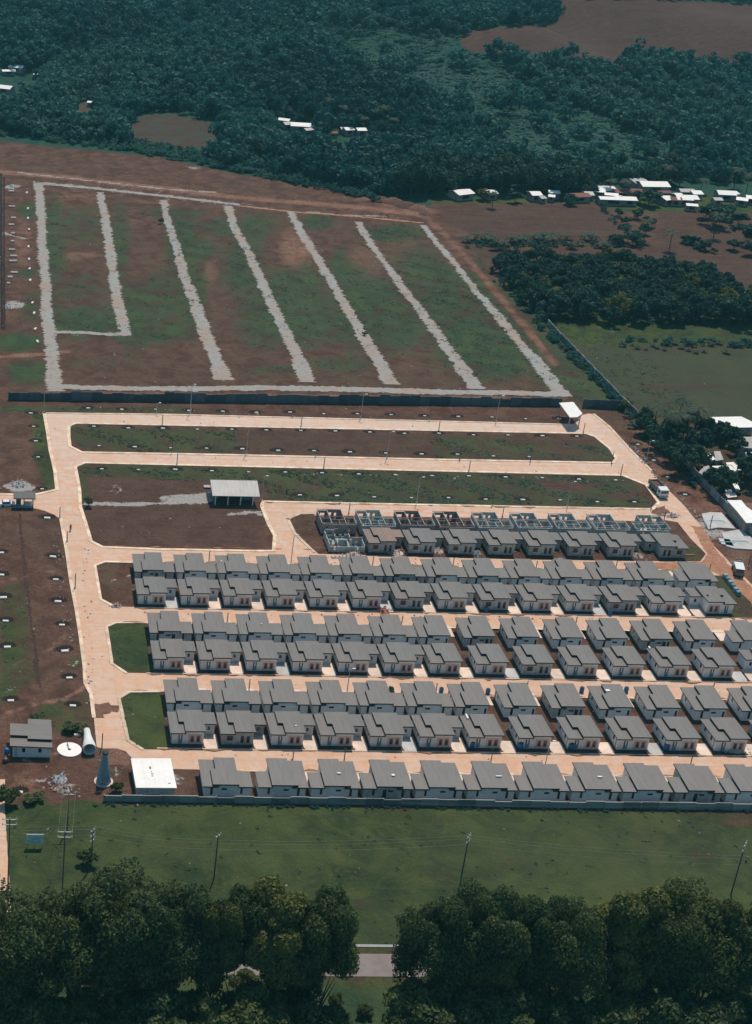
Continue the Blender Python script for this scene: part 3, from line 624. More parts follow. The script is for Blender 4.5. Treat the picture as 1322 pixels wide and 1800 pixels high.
for i in range(8):                                                    # block being built: near line already roofed
    x = 93.2 + 10*i; last = i == 7
    o = place_house(x + (.6 if last else 0), 345.4, f"bare grey bungalow {'with reddish patched roof, leftmost' if i == 0 else nth(i) + ' from left'} in roofed line, unfinished block", HG, facing='S', mirror=last, wing=True, fin='bare', roofm='roof_patch' if i == 0 else 'roof')
    if i == 0:
        mb = MB().prism([(4.6,.05),(6.95,.05),(6.95,7.9),(4.6,7.9)], lambda x, y: 3.20 + .035*(8.0-y), lambda x, y: 3.24 + .035*(8.0-y))
        obj('roof_sheet', mb, M['roof_brown'], o)

# single pale sheets and vents left on some roofs
for lab_, (u, v, w_, h_) in {'tenth from left in back line, third': (3.0,5.4,.9,.7), 'fourteenth from left in back line, third': (3.3,5.2,1.0,.5), 'seventh from left in front line, third': (1.2,6.6,.35,1.6), 'eighth from left in the line': (6.0,3.4,.9,.35), 'sixth from left in the line': (6.2,3.2,1.1,.25), 'third from left in the line': (5.6,3.5,.7,.3),
       'fourth from left in the line': (6.0,3.0,.6,.5), 'eleventh from left in the line': (6.2,3.3,1.2,.25), 'fourteenth from left in front line, first': (3.4,2.8,.4,.4), 'twelfth from left in front line, second': (.5,7.4,.3,.9), 'third from left in back line, second': (5.0,3.0,.25,.25), 'third from left in front line, third': (5.2,2.2,.3,.3), 'third from left in back line, first': (1.2,5.0,.25,.5)}.items():
    for o in [q_ for q_ in C.objects if q_.get('label') and lab_ in q_['label'] and q_.get('category') == 'house']:
        low = u < 1.9; obj('roof_patch' if w_ > .45 else 'roof_vent', MB().prism([(u,v),(u+w_,v),(u+w_,v+h_),(u,v+h_)], 2.6 if low else 3.15, 3.05 if low else 3.58), M['dark'] if 'front line, first' in lab_ else M['white_sheet'], o)
# roofless houses under construction
def shell(kindm='bare', mirror=False, low=False, seed=0):
    r = random.Random(seed); e = link('unfinished_house', None); wm = M[kindm]; D = 8.5
    fx = (lambda x: 9.6 - x) if mirror else (lambda x: x)
    top = 1.5 if low else 2.5
    def bx(mb, x0, x1, y0, y1, z0, z1):
        X = sorted((fx(x0), fx(x1))); mb.box(*X, y0, y1, z0, z1); return mb
    def run(name, x0, x1, y0, y1, gaps, h=None, mat=None):            # a wall with openings: (start, end, sill, head)
        mb = MB(); h = h or top + r.uniform(-.15, .25) * (3 if low else 1); hor = (x1 - x0) > (y1 - y0); a = x0 if hor else y0; b = x1 if hor else y1
        for g0, g1, s_, hd in gaps:
            if low and s_ < .2: s_ = .3
            g0 += x0 if hor else y0; g1 += x0 if hor else y0
            if hor: bx(mb, a, g0, y0, y1, 0, h)
            else: bx(mb, x0, x1, a, g0, 0, h)
            for z0, z1 in ((0, s_), (hd, h)):
                if z1 - z0 > .05:
                    if hor: bx(mb, g0, g1, y0, y1, z0, z1)
                    else: bx(mb, x0, x1, g0, g1, z0, z1)
            a = g1
        if hor: bx(mb, a, b, y0, y1, 0, h)
        else: bx(mb, x0, x1, a, b, 0, h)
        obj(name, mb, mat or wm, e)
    # facing north: front wall on the far side
    run('outer_wall', .45, 9.35, .3, .46, [(1.2,1.6,.6,2.1),(3.3,4.2,1.5,2.0),(6.9,7.3,.8,2.1)])
    run('outer_wall', .45, .61, .46, 7.9, [(2.4,3.0,1.1,2.1),(5.0,5.6,1.1,2.1)])
    run('outer_wall', .61, 3.0, 7.75, 7.9, [(.7,1.9,.9,2.1)], 2.5 + (0 if low else .3))
    run('outer_wall', 3.0, 6.6, 7.9, 8.05, [(.6,1.3,.1,2.2),(2.0,2.6,.5,2.1)], None if low else 3.0)
    run('outer_wall', 6.6, 6.76, 4.2, 8.0, [(1.0,1.8,.8,2.1)], None if low else 2.9)
    run('outer_wall', 6.76, 9.35, 4.2, 4.35, [(1.0,1.6,.9,2.1)])
    run('outer_wall', 9.2, 9.35, .46, 4.2, [])
    run('partition', 3.0, 3.14, .46, 7.75, [(1.2,2.0,.0,2.1),(5.0,5.8,0,2.1)])
    run('partition', .61, 3.0, 4.0, 4.14, [(1.2,2.0,0,2.1)])
    run('partition', 3.14, 6.6, 3.0, 3.14, [(2.2,3.1,0,2.1)])
    run('partition', 5.2, 5.34, .46, 3.0, [(.9,1.7,0,2.1)])
    mb = MB(); bx(mb, .62, 9.18, .5, 4.1, .02, .12); bx(mb, .62, 6.5, 4.1, 7.7, .02, .12); obj('floor_slab', mb, M['earthpatch'] if kindm == 'bare_brown' else M['rubble_grey'], e)
    # roof framing already up: beams along the wall tops
    if not low:
        for x in (.53, 3.07, 6.68, 9.27):
            mb = MB(); bx(mb, x-.07, x+.07, .2, 8.6 if x < 7 else 4.6, 2.82, 2.94); obj('beam', mb, M['steel'], e)
        for y in (.38, 4.05, 8.0):
            mb = MB(); bx(mb, .45, 9.3 if y < 5 else 6.7, y-.06, y+.06, 2.95, 3.05); obj('beam', mb, M['steel'] if kindm == 'bare' else M['frame'], e)
    # poured sill pieces and planks that catch the light
    for k in range(4):
        a = r.uniform(1, 8.5); c = r.uniform(.8, 3.8); mb = MB(); bx(mb, a, a + r.uniform(.3, 1.2), c, c + r.uniform(.1, .5), .13, .2 + r.uniform(0, .15)); obj('plank', mb, M['timber'], e)
    return e
for i in range(9):
    X = 83.0 + 10*i; last = i == 8; mt = 'bare_brown' if i in (0, 2, 3) else 'bare'
    e = shell(mt, last, False, i); e.location = (X + (.6 if last else 0), 355.4, .02)
    tag(e, f"roofless {'brown' if mt == 'bare_brown' else 'grey'} block walled house shell, {nth(i)} from left in the unfinished block's back line", 'house shell', 'roofless house shells')
e = shell('bare', False, True, 40); e.location = (83.2, 345.4, .02); tag(e, 'half built house shell with broken low walls, left end of the roofed line', 'house shell', 'roofless house shells')

# lone house at the left edge: front turned west
e = house(facing='N', mirror=False, wing=True, fin='paint'); e.name = 'bungalow'
X, Y = at(17, 1332); e.location = (X + 8.3, Y - .2, .02); e.rotation_euler = (0, 0, R(90)); 
tag(e, 'lone grey roofed house with pale blue side wall at the left edge', 'house')
tk = thing('water_tank', 'blue plastic water tank on a stand at the corner of the lone house', 'tank', (X - .6, Y - .6, 0))
obj('stand', MB().box(-.5,.5,-.5,.5,0,.12).box(-.5,-.4,-.5,-.4,.12,1.4).box(.4,.5,-.5,-.4,.12,1.4).box(-.5,-.4,.4,.5,.12,1.4).box(.4,.5,.4,.5,.12,1.4).box(-.6,.6,-.6,.6,1.4,1.5), M['frame'], tk)
obj('barrel', MB().lathe([(.5,1.5),(.55,1.7),(.55,2.4),(.35,2.65),(.12,2.7)], 16), M['blue'], tk, smooth=True)

# blue barrels on the pavements and against the houses
for k, (p, q, d) in enumerate(((688,1218,'between the fifth and sixth back houses of the third block'),(775,1218,'left of the seventh back house of the third block'),(857,1220,'left of the eighth back house of the third block'),(1022,1217,'left of the tenth back house of the third block'),(1100,1217,'left of the eleventh back house of the third block'),
        (829,1313,'against the seventh front house of the third block'),(914,1316,'against the eighth front house of the third block'),(1003,1317,'against the ninth front house of the third block'),(1087,1315,'against the tenth front house of the third block'),(1171,1318,'against the eleventh front house of the third block'),(1072,1081,'on the front of the twelfth front house, first block'),(854,1076,'on a stand before the ninth front house, first block'))):
    X, Y = at(p, q); t = thing('water_barrel', f'blue water barrel {d}', 'barrel', (X, Y, .02), 0, 'blue water barrels')
    obj('body', MB().lathe([(.42,0),(.48,.1),(.48,1.15),(.40,1.3)], 14), M['blue'], t, smooth=True); obj('lid', MB().lathe([(.32,1.3),(.30,1.36),(.1,1.4)], 12), M['fascia'], t)
    if p in (829, 914, 1003, 1087, 1171): t.scale = (1.2, 1.2, 1.1)

# ------------------------------------------------------------------ walls round the estate
def panel_wall(name, label, A_, B_, n, h, mat, th=.16, jit=.18, seed=0, group=None):
    r = random.Random(seed); a = Vector((*A_, 0)); b = Vector((*B_, 0)); L = (b-a).length; ang = math.atan2(b.y-a.y, b.x-a.x)
    e = thing(name, label, 'wall', (a.x, a.y, 0), ang, group); s_ = L/n
    for i in range(n):
        hh = h + r.uniform(-jit, jit) * (1 if i % 3 else 1.6); w = MB().box(i*s_+.11, (i+1)*s_-.11, -th/2, th/2, 0, hh)
        w.box(i*s_+.11, (i+1)*s_-.11, -th/2-.03, th/2+.03, hh, hh+.07)
        obj('wall_panel', w, mat, e)
    pm = MB()
    for i in range(n+1): pm.box(i*s_-.109, i*s_+.109, -th/2-.07, th/2+.07, 0, h + .12)
    o_ = obj('post', pm, M['bare_brown'] if mat == M['bwall'] else mat, e); o_['kind'] = 'stuff'
    return e
panel_wall('boundary_wall', 'long grey block boundary wall between the bungalows and the green field', (22.3, 243.8), (185, 243.3), 46, 1.45, M['bwall'], seed=3)
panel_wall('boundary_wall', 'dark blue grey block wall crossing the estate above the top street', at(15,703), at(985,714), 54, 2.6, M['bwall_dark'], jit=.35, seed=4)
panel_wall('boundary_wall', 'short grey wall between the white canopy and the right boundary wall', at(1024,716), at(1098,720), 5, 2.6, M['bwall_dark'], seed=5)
panel_wall('boundary_wall', 'thin pale boundary wall climbing past the gravel lots beside the grove', at(962,572), at(1098,714), 26, 2.0, M['bwall'], seed=6)
panel_wall('boundary_wall', 'grey boundary wall between the estate lane and the white roofed settlement', at(1100,716), at(1345,968), 34, 2.3, M['bwall'], seed=7)

# ------------------------------------------------------------------ odd buildings
def quad_roof(px4, z, th=.12):
    return [(*at(p, q, z),) for p, q in px4]
# white roofed hall at the lower left
P = quad_roof([(230,1333),(300,1333),(311,1385),(239,1384.5)], 2.5); e = thing('white_hall', 'low hall with a large flat white sheet roof beside the boundary wall', 'hall', (P[3][0], P[3][1], 0))
L_ = lambda P_: [(x - P[3][0], y - P[3][1]) for x, y in P_]
Q = L_(P); cx = sum(x for x, _ in Q)/4; cy = sum(y for _, y in Q)/4; ins = [(cx+(x-cx)*.93, cy+(y-cy)*.93) for x, y in Q]
obj('wall', MB().prism(ins, 0, 2.3), M['bare'], e); rf = obj('roof', MB().prism(Q, 2.35, 2.5), M['white_sheet'], e)
for (a, b, w, h_) in ((.44,.68,.35,.8),(.45,.55,.2,.3),(.46,.47,.45,.25),(.455,.40,.3,.3),(.84,.16,.5,.25)):
    x = Q[0][0]*(1-a)*b + Q[1][0]*a*b + Q[3][0]*(1-a)*(1-b) + Q[2][0]*a*(1-b); y = Q[0][1]*b + Q[3][1]*(1-b)
    obj('roof_patch', MB().box(x-w/2, x+w/2, y-h_/2, y+h_/2, 2.501, 2.53), M['roof'], rf)
for x in (.25, .5, .75): obj('seam', MB().prism([(Q[3][0]*(1-x)+Q[2][0]*x, Q[3][1]), (Q[3][0]*(1-x)+Q[2][0]*x+.06, Q[3][1]), (Q[0][0]*(1-x)+Q[1][0]*x+.06, Q[0][1]), (Q[0][0]*(1-x)+Q[1][0]*x, Q[0][1])], 2.5, 2.525), M['paint'], rf)
# white canopy at the top right street end
P = quad_roof([(983,708),(1008,706.5),(1024,727),(1015,733),(1002,733.5)], 4.0)
e = thing('gate_canopy', 'white canopy roof on posts at the right end of the top street', 'canopy', (P[0][0], P[0][1], 0)); Q = [(x-P[0][0], y-P[0][1]) for x, y in P]
obj('roof', MB().prism(Q, 3.8, 4.0), M['white_sheet'], e)
cx = sum(x for x, _ in Q)/5; cy = sum(y for _, y in Q)/5
for x, y in Q[:2] + [Q[2], Q[4]]: x = cx+(x-cx)*.85; y = cy+(y-cy)*.85; obj('post', MB().box(x-.12, x+.12, y-.12, y+.12, 0, 3.8), M['steel'], e)
# metal roofed open shed
X, Y = at(378, 887); e = thing('open_shed', 'open shed with a pale corrugated metal roof on posts beside a gravel patch', 'shed', (X, Y, 0))
W_ = 11.6; D_ = 7.2
hR = lambda x, y: 3.0 + .26*min(y+.8, 6.0) - (.35*max(0, y-5.2))
obj('roof', MB().prism([(-1.0,-.9),(W_-.2,-.9),(W_-.2,5.2),(-1.0,5.2)], lambda x, y: 2.9+.27*(y+.9), lambda x, y: 3.0+.27*(y+.9)), M['zinc'], e)
obj('rear_roof', MB().prism([(-1.0,5.2),(W_-.2,5.2),(W_-.2,8.6),(-1.0,8.6)], lambda x, y: 4.54-.42*(y-5.2), lambda x, y: 4.63-.42*(y-5.2)), M['roof_slate'], e)
for x in (0, 3.3, 6.6, 9.8): obj('post', MB().box(x-.13, x+.13, -.13, .13, 0, 2.92), M['paint'], e)
for x in (0, 9.8): obj('post', MB().box(x-.1, x+.1, 7.0, 7.2, 0, 3.6), M['bare'], e)
obj('rear_wall', MB().box(-.2, 10, 7.4, 7.55, 0, 3.3), M['bare_brown'], e); obj('side_wall', MB().box(7.2, 9.7, 3.0, 3.1, 0, 2.6), M['door'], e)
t = thing('loose_sheet', 'pale metal sheet lying left of the open shed', 'sheet', (*at(364, 857), .3)); obj('sheet', MB().box(-.9,.9,-.7,.7,0,.12), M['zinc'], t); obj('batten', MB().box(-.95,.95,-.05,.05,-.28,-.0), M['timber'], t)
# guardhouse over the entry road
X, Y = at(26, 893); e = thing('guardhouse', 'small grey roofed guardhouse with teal walls at the left entrance', 'guardhouse', (X, Y, 0))
obj('wall', MB().box(.3, 1.6, .2, 2.4, 0, 2.6), M['door'], e); obj('roof', MB().prism([(-.4,-.3),(5.3,-.3),(5.3,3.4),(-.4,3.4)], lambda x, y: 2.7+.06*y, lambda x, y: 2.95+.06*y), M['roof_slate'], e)
for x in (2.2, 4.5): obj('post', MB().box(x, x+.28, .1, .38, 0, 2.7), M['door'], e)
obj('counter', MB().box(2.5, 4.4, 1.2, 1.5, 0, 1.1).box(2.4, 4.5, 1.1, 1.6, 1.1, 1.2), M['paint'], e); obj('window', MB().box(.6, 1.3, .14, .21, 1.1, 2.0), M['glass'], e)
# conical grey water tower standing in a ring
X, Y = at(182, 1375); e = thing('water_tower', 'teal grey bottle shaped concrete tower standing in a ring footing', 'tower', (X, Y, 0))
obj('body', MB().lathe([(1.34,0),(1.38,.4),(1.3,1.4),(.98,3.2),(.72,5.0),(.58,6.2),(.56,6.8)], 32), M['teal_tank'], e, smooth=True)
obj('cap', MB().lathe([(.66,6.8),(.66,7.05),(.3,7.2)], 20), M['fascia'], e); obj('arm', MB().tube((.4,0,6.6),(1.1,.1,6.9),.06), M['steel'], e)
rg = MB(); n = 32
for k in range(n):
    a, b = 2*math.pi*k/n, 2*math.pi*(k+1)/n
    rg.add([(r_*math.cos(t_), r_*math.sin(t_), z) for z in (0, .28) for t_, r_ in ((a,1.45),(b,1.45),(b,1.85),(a,1.85))], [(4,5,6,7)[::-1],(3,2,6,7),(0,1,5,4)[::-1],(2,1,5,6),(0,3,7,4)])
obj('ring_footing', rg, M['pink'], e)
# fallen tower shell lying on its side, mouth towards us
X, Y = at(157, 1327); e = thing('tower_shell', 'hollow concrete tower shell lying on its side with a dark open mouth', 'concrete shell', (X, Y, 0))
d = Vector(at(152, 1292)) - Vector((X, Y)); d = Vector((d.x, d.y, 0)).normalized(); prof = [(1.32,0),(1.30,1.2),(.95,3.0),(.72,4.8),(.66,6.6)]
vs = []; fs = []; n = 28
for k, (r_, l) in enumerate(prof + prof[::-1]):
    r2 = r_ if k < 5 else r_ - .14; c = d*l + Vector((0,0,1.32)); sd = Vector((-d.y, d.x, 0))
    vs += [c + sd*r2*math.cos(2*math.pi*i/n) + Vector((0,0,1))*r2*math.sin(2*math.pi*i/n) for i in range(n)]
for k in range(9): fs += [(k*n+i, k*n+(i+1)%n, (k+1)*n+(i+1)%n, (k+1)*n+i) for i in range(n)]
fs += [(9*n+i, 9*n+(i+1)%n, (i+1)%n, i) for i in range(n)]
obj('shell', MB().add(vs, fs), M['paint'], e, smooth=False)
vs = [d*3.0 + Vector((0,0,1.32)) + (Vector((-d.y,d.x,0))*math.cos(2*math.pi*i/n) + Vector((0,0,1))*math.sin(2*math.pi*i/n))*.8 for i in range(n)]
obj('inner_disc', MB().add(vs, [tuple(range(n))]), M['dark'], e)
# round slab
X, Y = at(122, 1319); e = thing('round_slab', 'round white concrete slab with a small hole in its middle', 'slab', (X, Y, 0))
obj('disc', MB().lathe([(2.42,0),(2.42,.25)], 48), M['white_sheet'], e); obj('hole', MB().lathe([(.32,.252),(.32,.27)], 16), M['dark'], e); obj('rod', MB().tube((-.2,.3,.26),(-.35,2.2,.9),.08), M['post'], e)
# billboard in the field
X, Y = at(61, 1490); e = thing('billboard', 'pale blue billboard with faint lines of writing standing on posts in the grass', 'billboard', (X, Y, 0))
obj('board', MB().box(-1.55, 1.55, -.06, .06, .9, 3.0), simple('board_blue', (.55,.76,.82), .6, .15, 2.0), e)
for x in (-1.3, 0, 1.3): obj('post', MB().box(x-.06, x+.06, .07, .17, 0, 3.0), M['steel'], e)
obj('rail', MB().box(-2.3, 2.4, .06, .1, 2.98, 3.05), M['timber'], e)
for z, x0, x1 in ((2.55,-1.1,1.2),(2.2,-1.2,1.1),(1.9,-.9,.8),(1.5,-1.3,-.2),(1.5,.3,1.2),(1.15,-.8,1.0)):
    mb = MB(); x = x0; rr = random.Random(int(z*100))
    while x < x1: w_ = rr.uniform(.1,.3); mb.box(x, min(x+w_, x1), -.075, -.062, z, z+.12); x += w_ + .08
    obj('lettering', mb, M['door'], e)

# ------------------------------------------------------------------ street light posts
def lightpost(p, q, top, lamp, label, grp):
    X, Y = at(p, q); h = max(2.5, hz(p, q, top)); e = thing('street_light' if lamp else 'street_post', label, 'street light' if lamp else 'post', (X, Y, 0), 0, grp)
    obj('base', MB().box(-.2,.2,-.2,.2,0,.35), M['slab_grey'], e)
    if lamp:
        obj('pole', MB().tube((0,0,0),(0,0,h),.11,.08), M['steel'], e); obj('arm', MB().tube((0,0,h-.1),(.9,0,h+.2),.05), M['steel'], e); obj('lamp_head', MB().box(.5,1.15,-.16,.16,h+.12,h+.26), M['lamp'], e)
    else:
        obj('pole', MB().tube((0,0,0),(0,0,h),.12,.10), M['post'], e); obj('cap', MB().tube((0,0,h),(0,0,h+.12),.15,.08), M['post'], e)
PO = {'on the far side of the top street': [(275,728,709,1),(334,728,677,1),(515,732,714,0),(634,735,694,1),(755,739,719,0),(872,741,697,1)],
 'on the near side of the top street': [(285,749,730,0),(529,751,733,0),(771,758,741,0),(1025,762,744,0)],
 'on the far side of the second street': [(302,797,776,0),(433,799,752,1),(555,802,783,0),(680,806,760,1),(808,809,786,0),(932,812,786,0),(1075,815,795,0)],
 'on the near side of the second street': [(311,817,798,0),(569,823,804,0),(824,829,811,0),(1091,835,816,0)],
 'on the far side of the third street': [(460,880,838,1),(598,883,864,0),(732,885,840,1),(865,889,869,0),(997,891,848,1),(1144,895,878,0)],
 'on the near side of the third street': [(613,903,885,0),(883,909,892,0),(1166,919,900,0)],
 'on the street behind the first full block': [(367,990,970,0),(511,994,942,1),(654,999,979,0),(795,1002,981,0),(941,1006,987,0),(1081,1006,986,0),(1245,1010,992,0)],
 'on the street behind the second full block': [(399,1098,1078,0),(705,1104,1083,0),(1009,1112,1085,0)],
 'on the street behind the third full block': [(437,1219,1195,0),(609,1223,1177,1),(765,1224,1202,0),(923,1225,1198,0),(1089,1228,1208,0),(1249,1228,1201,0)],
 'on the lowest street': [(514,1341,1328,0),(604,1343,1316,0),(862,1343,1334,0),(958,1347,1304,1),(1213,1347,1338,0)],
 'along the left main road': [(77,725,671,1),(105,911,892,0),(118,952,935,0),(132,1034,1009,0),(179,1317,1290,0)],
 'along the right diagonal lane': [(1106,784,767,0),(1136,809,776,1),(1248,927,907,0),(1315,997,977,0)]}
for row, L in PO.items():
    for i, (p, q, t_, l_) in enumerate(L):
        w_ = 'grey lamp post' if l_ else 'short dark post'
        if 'road' in row: lab = f"{w_} {row}, {nth(i)} from the top"
        elif 'lane' in row: lab = f"{w_} {row}, {nth(i)} from the top"
        else: lab = f"{w_} {row}, {nth(i)} from left"
        lightpost(p, q, t_, l_, lab, 'posts along the estate streets')

# ------------------------------------------------------------------ white lot boxes beside dug pits
def lotbox(k=1.0, pit=1.0, rz=0):
    e = link('lot_box', None)
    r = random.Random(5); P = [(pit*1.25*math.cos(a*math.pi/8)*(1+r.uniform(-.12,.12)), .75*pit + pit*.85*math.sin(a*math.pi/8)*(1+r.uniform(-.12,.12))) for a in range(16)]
    obj('box', MB().box(-.62*k,.62*k,-.32*k,.32*k,0,.34), M['box'], e); obj('lid', MB().box(-.50*k,.50*k,-.24*k,.24*k,.34,.40), M['lamp'], e)
    obj('pit', MB().prism(P, .01, .05), M['pit'], e)  # flat sheet, the hole's darkness is put into its colour
    rim = MB(); 
    for a in range(-1, 10):
        t_ = a*math.pi/8; c_ = (pit*1.4*math.cos(t_), .75*pit + pit*1.0*math.sin(t_), .0); rim.rock(c_, .22, r)
    o_ = obj('rim', rim, M['earth'], e); o_['kind'] = 'stuff'
    return e
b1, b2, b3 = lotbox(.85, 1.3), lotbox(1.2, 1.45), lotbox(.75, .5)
used = set()
def putbox(b, p, q, label):
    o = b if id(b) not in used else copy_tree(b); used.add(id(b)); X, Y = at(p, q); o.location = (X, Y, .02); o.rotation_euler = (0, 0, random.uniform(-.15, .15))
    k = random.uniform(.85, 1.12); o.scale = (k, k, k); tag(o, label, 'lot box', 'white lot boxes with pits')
def boxrow(b, a, c, n, text):
    for i in range(n):
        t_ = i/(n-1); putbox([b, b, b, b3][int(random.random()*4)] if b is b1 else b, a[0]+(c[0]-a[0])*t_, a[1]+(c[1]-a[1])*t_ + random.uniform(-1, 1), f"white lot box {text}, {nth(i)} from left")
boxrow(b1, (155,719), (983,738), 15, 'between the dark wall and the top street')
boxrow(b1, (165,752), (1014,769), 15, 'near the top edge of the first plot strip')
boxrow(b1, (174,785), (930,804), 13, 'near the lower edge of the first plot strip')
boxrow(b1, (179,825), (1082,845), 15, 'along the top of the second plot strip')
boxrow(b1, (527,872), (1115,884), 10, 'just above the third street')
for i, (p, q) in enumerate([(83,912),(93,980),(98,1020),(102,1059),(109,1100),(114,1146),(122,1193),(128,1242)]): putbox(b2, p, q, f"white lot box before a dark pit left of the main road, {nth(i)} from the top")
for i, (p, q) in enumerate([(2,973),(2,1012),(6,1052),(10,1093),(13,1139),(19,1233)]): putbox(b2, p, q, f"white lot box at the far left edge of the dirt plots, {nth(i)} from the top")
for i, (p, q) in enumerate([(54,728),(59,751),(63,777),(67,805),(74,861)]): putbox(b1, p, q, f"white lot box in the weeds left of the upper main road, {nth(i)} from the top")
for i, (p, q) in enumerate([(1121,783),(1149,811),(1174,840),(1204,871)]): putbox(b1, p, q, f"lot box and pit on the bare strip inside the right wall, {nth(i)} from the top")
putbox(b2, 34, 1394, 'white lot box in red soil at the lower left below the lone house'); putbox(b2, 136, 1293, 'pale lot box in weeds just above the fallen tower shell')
# short white and orange marker blocks left of the first gravel track
for i, (p, q) in enumerate([(47,340),(49,368),(49,385),(51,405),(50,435),(51,457),(52,474),(53,494),(57,534),(60,552),(62,580),(66,602)]):
    X, Y = at(p, q); c_ = 'orange' if i in (3, 6, 8, 10) else 'white'
    t = thing('marker_block', f"{c_} marker block left of the first gravel track, {nth(i)} from the top", 'marker', (X, Y, 0), random.uniform(-.3,.3), 'marker blocks'); 
    obj('block', MB().box(-.35,.35,-1.1,1.1,0,.5), M['timber'] if c_ == 'orange' else M['box'], t); obj('cap', MB().box(-.3,.3,-.9,.9,.5,.58), M['lamp'], t)
for i, (p, q, w_) in enumerate([(20,337,1.2),(21,364,1.3),(24,384,1),(20,396,1.1),(23,411,.7),(22,425,.7),(21,440,1.2),(24,451,1.3),(23,460,1.5),(25,480,1.3),(18,488,.9),(15,499,.6)]):
    X, Y = at(p, q); t = thing('pipe_stack', f"pale stack of short concrete pipes by the dark drain, {nth(i)} from the top", 'pipe stack', (X, Y, 0), random.uniform(-.2,.2), 'pipe stacks')
    for k in range(3): obj('pipe', MB().tube((-w_, k*.6-.6, .28), (w_, k*.6-.6, .28), .28, n=8), M['slab_grey'] if k else M['rubble'], t)

# ------------------------------------------------------------------ rubble, slabs and building litter
def rubble(p, q, w_, d_, n, mat, label, h=.5, size=.28, seed=0, cat='rubble'):
    r = random.Random(seed + int(p)*7); X, Y = at(p, q); mb = MB()
    for _ in range(n):
        a = r.gauss(0, .42); b = r.gauss(0, .42); k = math.exp(-(a*a+b*b)*2.2); mb.rock((a*w_, b*d_, h*k*r.random()), size*r.uniform(.5, 1.5), r)
    e = thing('rubble_pile', label, cat, (X, Y, 0)); o = obj('chunk', mb, mat, e); o['kind'] = 'stuff'
    cone = MB().lathe([(1.0, 0), (.6, .35), (.2, .7), (.02, .8)], 14); o2 = obj('mound', cone, mat, e); o2.scale = (w_*.62, d_*.62, h*1.1)
    return e
for k, (p, q, w_, d_, m_, lab) in enumerate(((622,975,3,2.5,'rubble','pale heap of rubble before the broken low house shell'),(600,981,5,1,'rubble_grey','grey litter along the pavement below the broken shell'),(697,972,2.8,2.6,'rubble','white rubble heap right of the reddish patched roof house'),(769,969,2.5,2.2,'rubble','white rubble heap between second and third roofed unfinished houses'),
    (837,974,2,1.5,'rubble_grey','small grey rubble heap by the third roofed unfinished house'),(1120,978,2.6,2,'rubble','white rubble heap left of the last roofed unfinished house'),(985,986,2.5,1,'slab_grey','white litter on the pavement below the unfinished block'),(673,1075,2.4,2.4,'rubble_red','red rubble between sixth and seventh front houses of first block'),
    (1292,1318,3.6,2.2,'rubble','scattered pale rubble in front of the last whole front house'),(105,1370,2.4,2.2,'rubble_grey','grey rubble heap near the twin pole lower left'),(110,1388,3,1.6,'rubble','pale planks and rubble lower left of the white hall'),(35,853,2.6,2.2,'rubble_grey','grey gravel heap behind the guardhouse'),(18,540,2.5,3,'rubble_grey','grey gravel heap beside the drain'),
    (22,327,3,3,'rubble_grey','blue grey gravel heap at the top of the drain'),(1180,908,2.4,1.6,'rubble_grey','grey litter at the right end of the third street'),(205,1066,1.6,.8,'rubble','pale scraps at the corner below the first plot'),(430,1220,.1,.1,'rubble','x'))):
    if lab != 'x': rubble(p, q, w_, d_, 46, M[m_], lab, .9 if w_ < 4 else .3, .25, k)
for k, (P, lab) in enumerate((([(1233,905),(1248,902),(1268,903),(1287,925),(1292,931),(1262,929),(1245,932),(1236,915)], 'upper grey foundation slab between lane and right wall'), ([(1268,938),(1302,932),(1330,955),(1330,968),(1290,966),(1276,962)], 'middle grey foundation slab below the upper one'), ([(1262,948),(1282,950),(1290,962),(1268,958)], 'small cracked foundation slab beside the lane'))):
    Q = pts(P); e = thing('foundation_slab', lab, 'foundation', (*Q[0], 0)); Q = [(x-Q[0][0], y-Q[0][1]) for x, y in Q]
    obj('slab', MB().prism(Q, 0, .35), M['slab_grey'], e)
    cx = sum(x for x, _ in Q)/len(Q); cy = sum(y for _, y in Q)/len(Q)
    obj('trench', MB().box(cx-1.8, cx+1.8, cy-.25, cy+.25, .352, .37).box(cx+1.6, cx+2.0, cy-.9, cy-.24, .352, .37), M['door'], e)
# kerb stones stacked along the right lane
for k, (p, q) in enumerate([(1115,790),(1121,797),(1128,806),(1135,815),(1148,829),(1155,840),(1165,852),(1196,876),(1206,888),(1216,898),(1230,912),(1240,922),(1290,992),(1300,985)]):
    X, Y = at(p, q); mb = MB(); r = random.Random(k)
    for _ in range(9): mb.rock((r.uniform(-.8,.8), r.uniform(-1.6,1.6), .15), .3, r)
    tag(obj('debris_pile', mb, M['rubble' if k % 3 else 'rubble_grey'], None, (X, Y, 0)), f"stony debris along the right diagonal lane, {nth(k)} from the top", 'debris', 'debris beside the lane')
# row of blue barrels / panels at the lane corner
X, Y = at(1281, 1033); e = thing('barrier_row', 'short row of dark teal barrier boxes at the lane corner by the last houses', 'barrier', (X, Y, 0), 0); A2 = at(1274,1016); B2 = at(1297,1046)
for k in range(6):
    t_ = k/5; obj('barrier', MB().box(-.5,.5,-.55,.55,0,1.0).box(-.4,.4,-.45,.45,1.0,1.1), M['door'] if k % 2 else M['teal_tank'], e, (A2[0]+(B2[0]-A2[0])*t_-X, A2[1]+(B2[1]-A2[1])*t_-Y, 0))
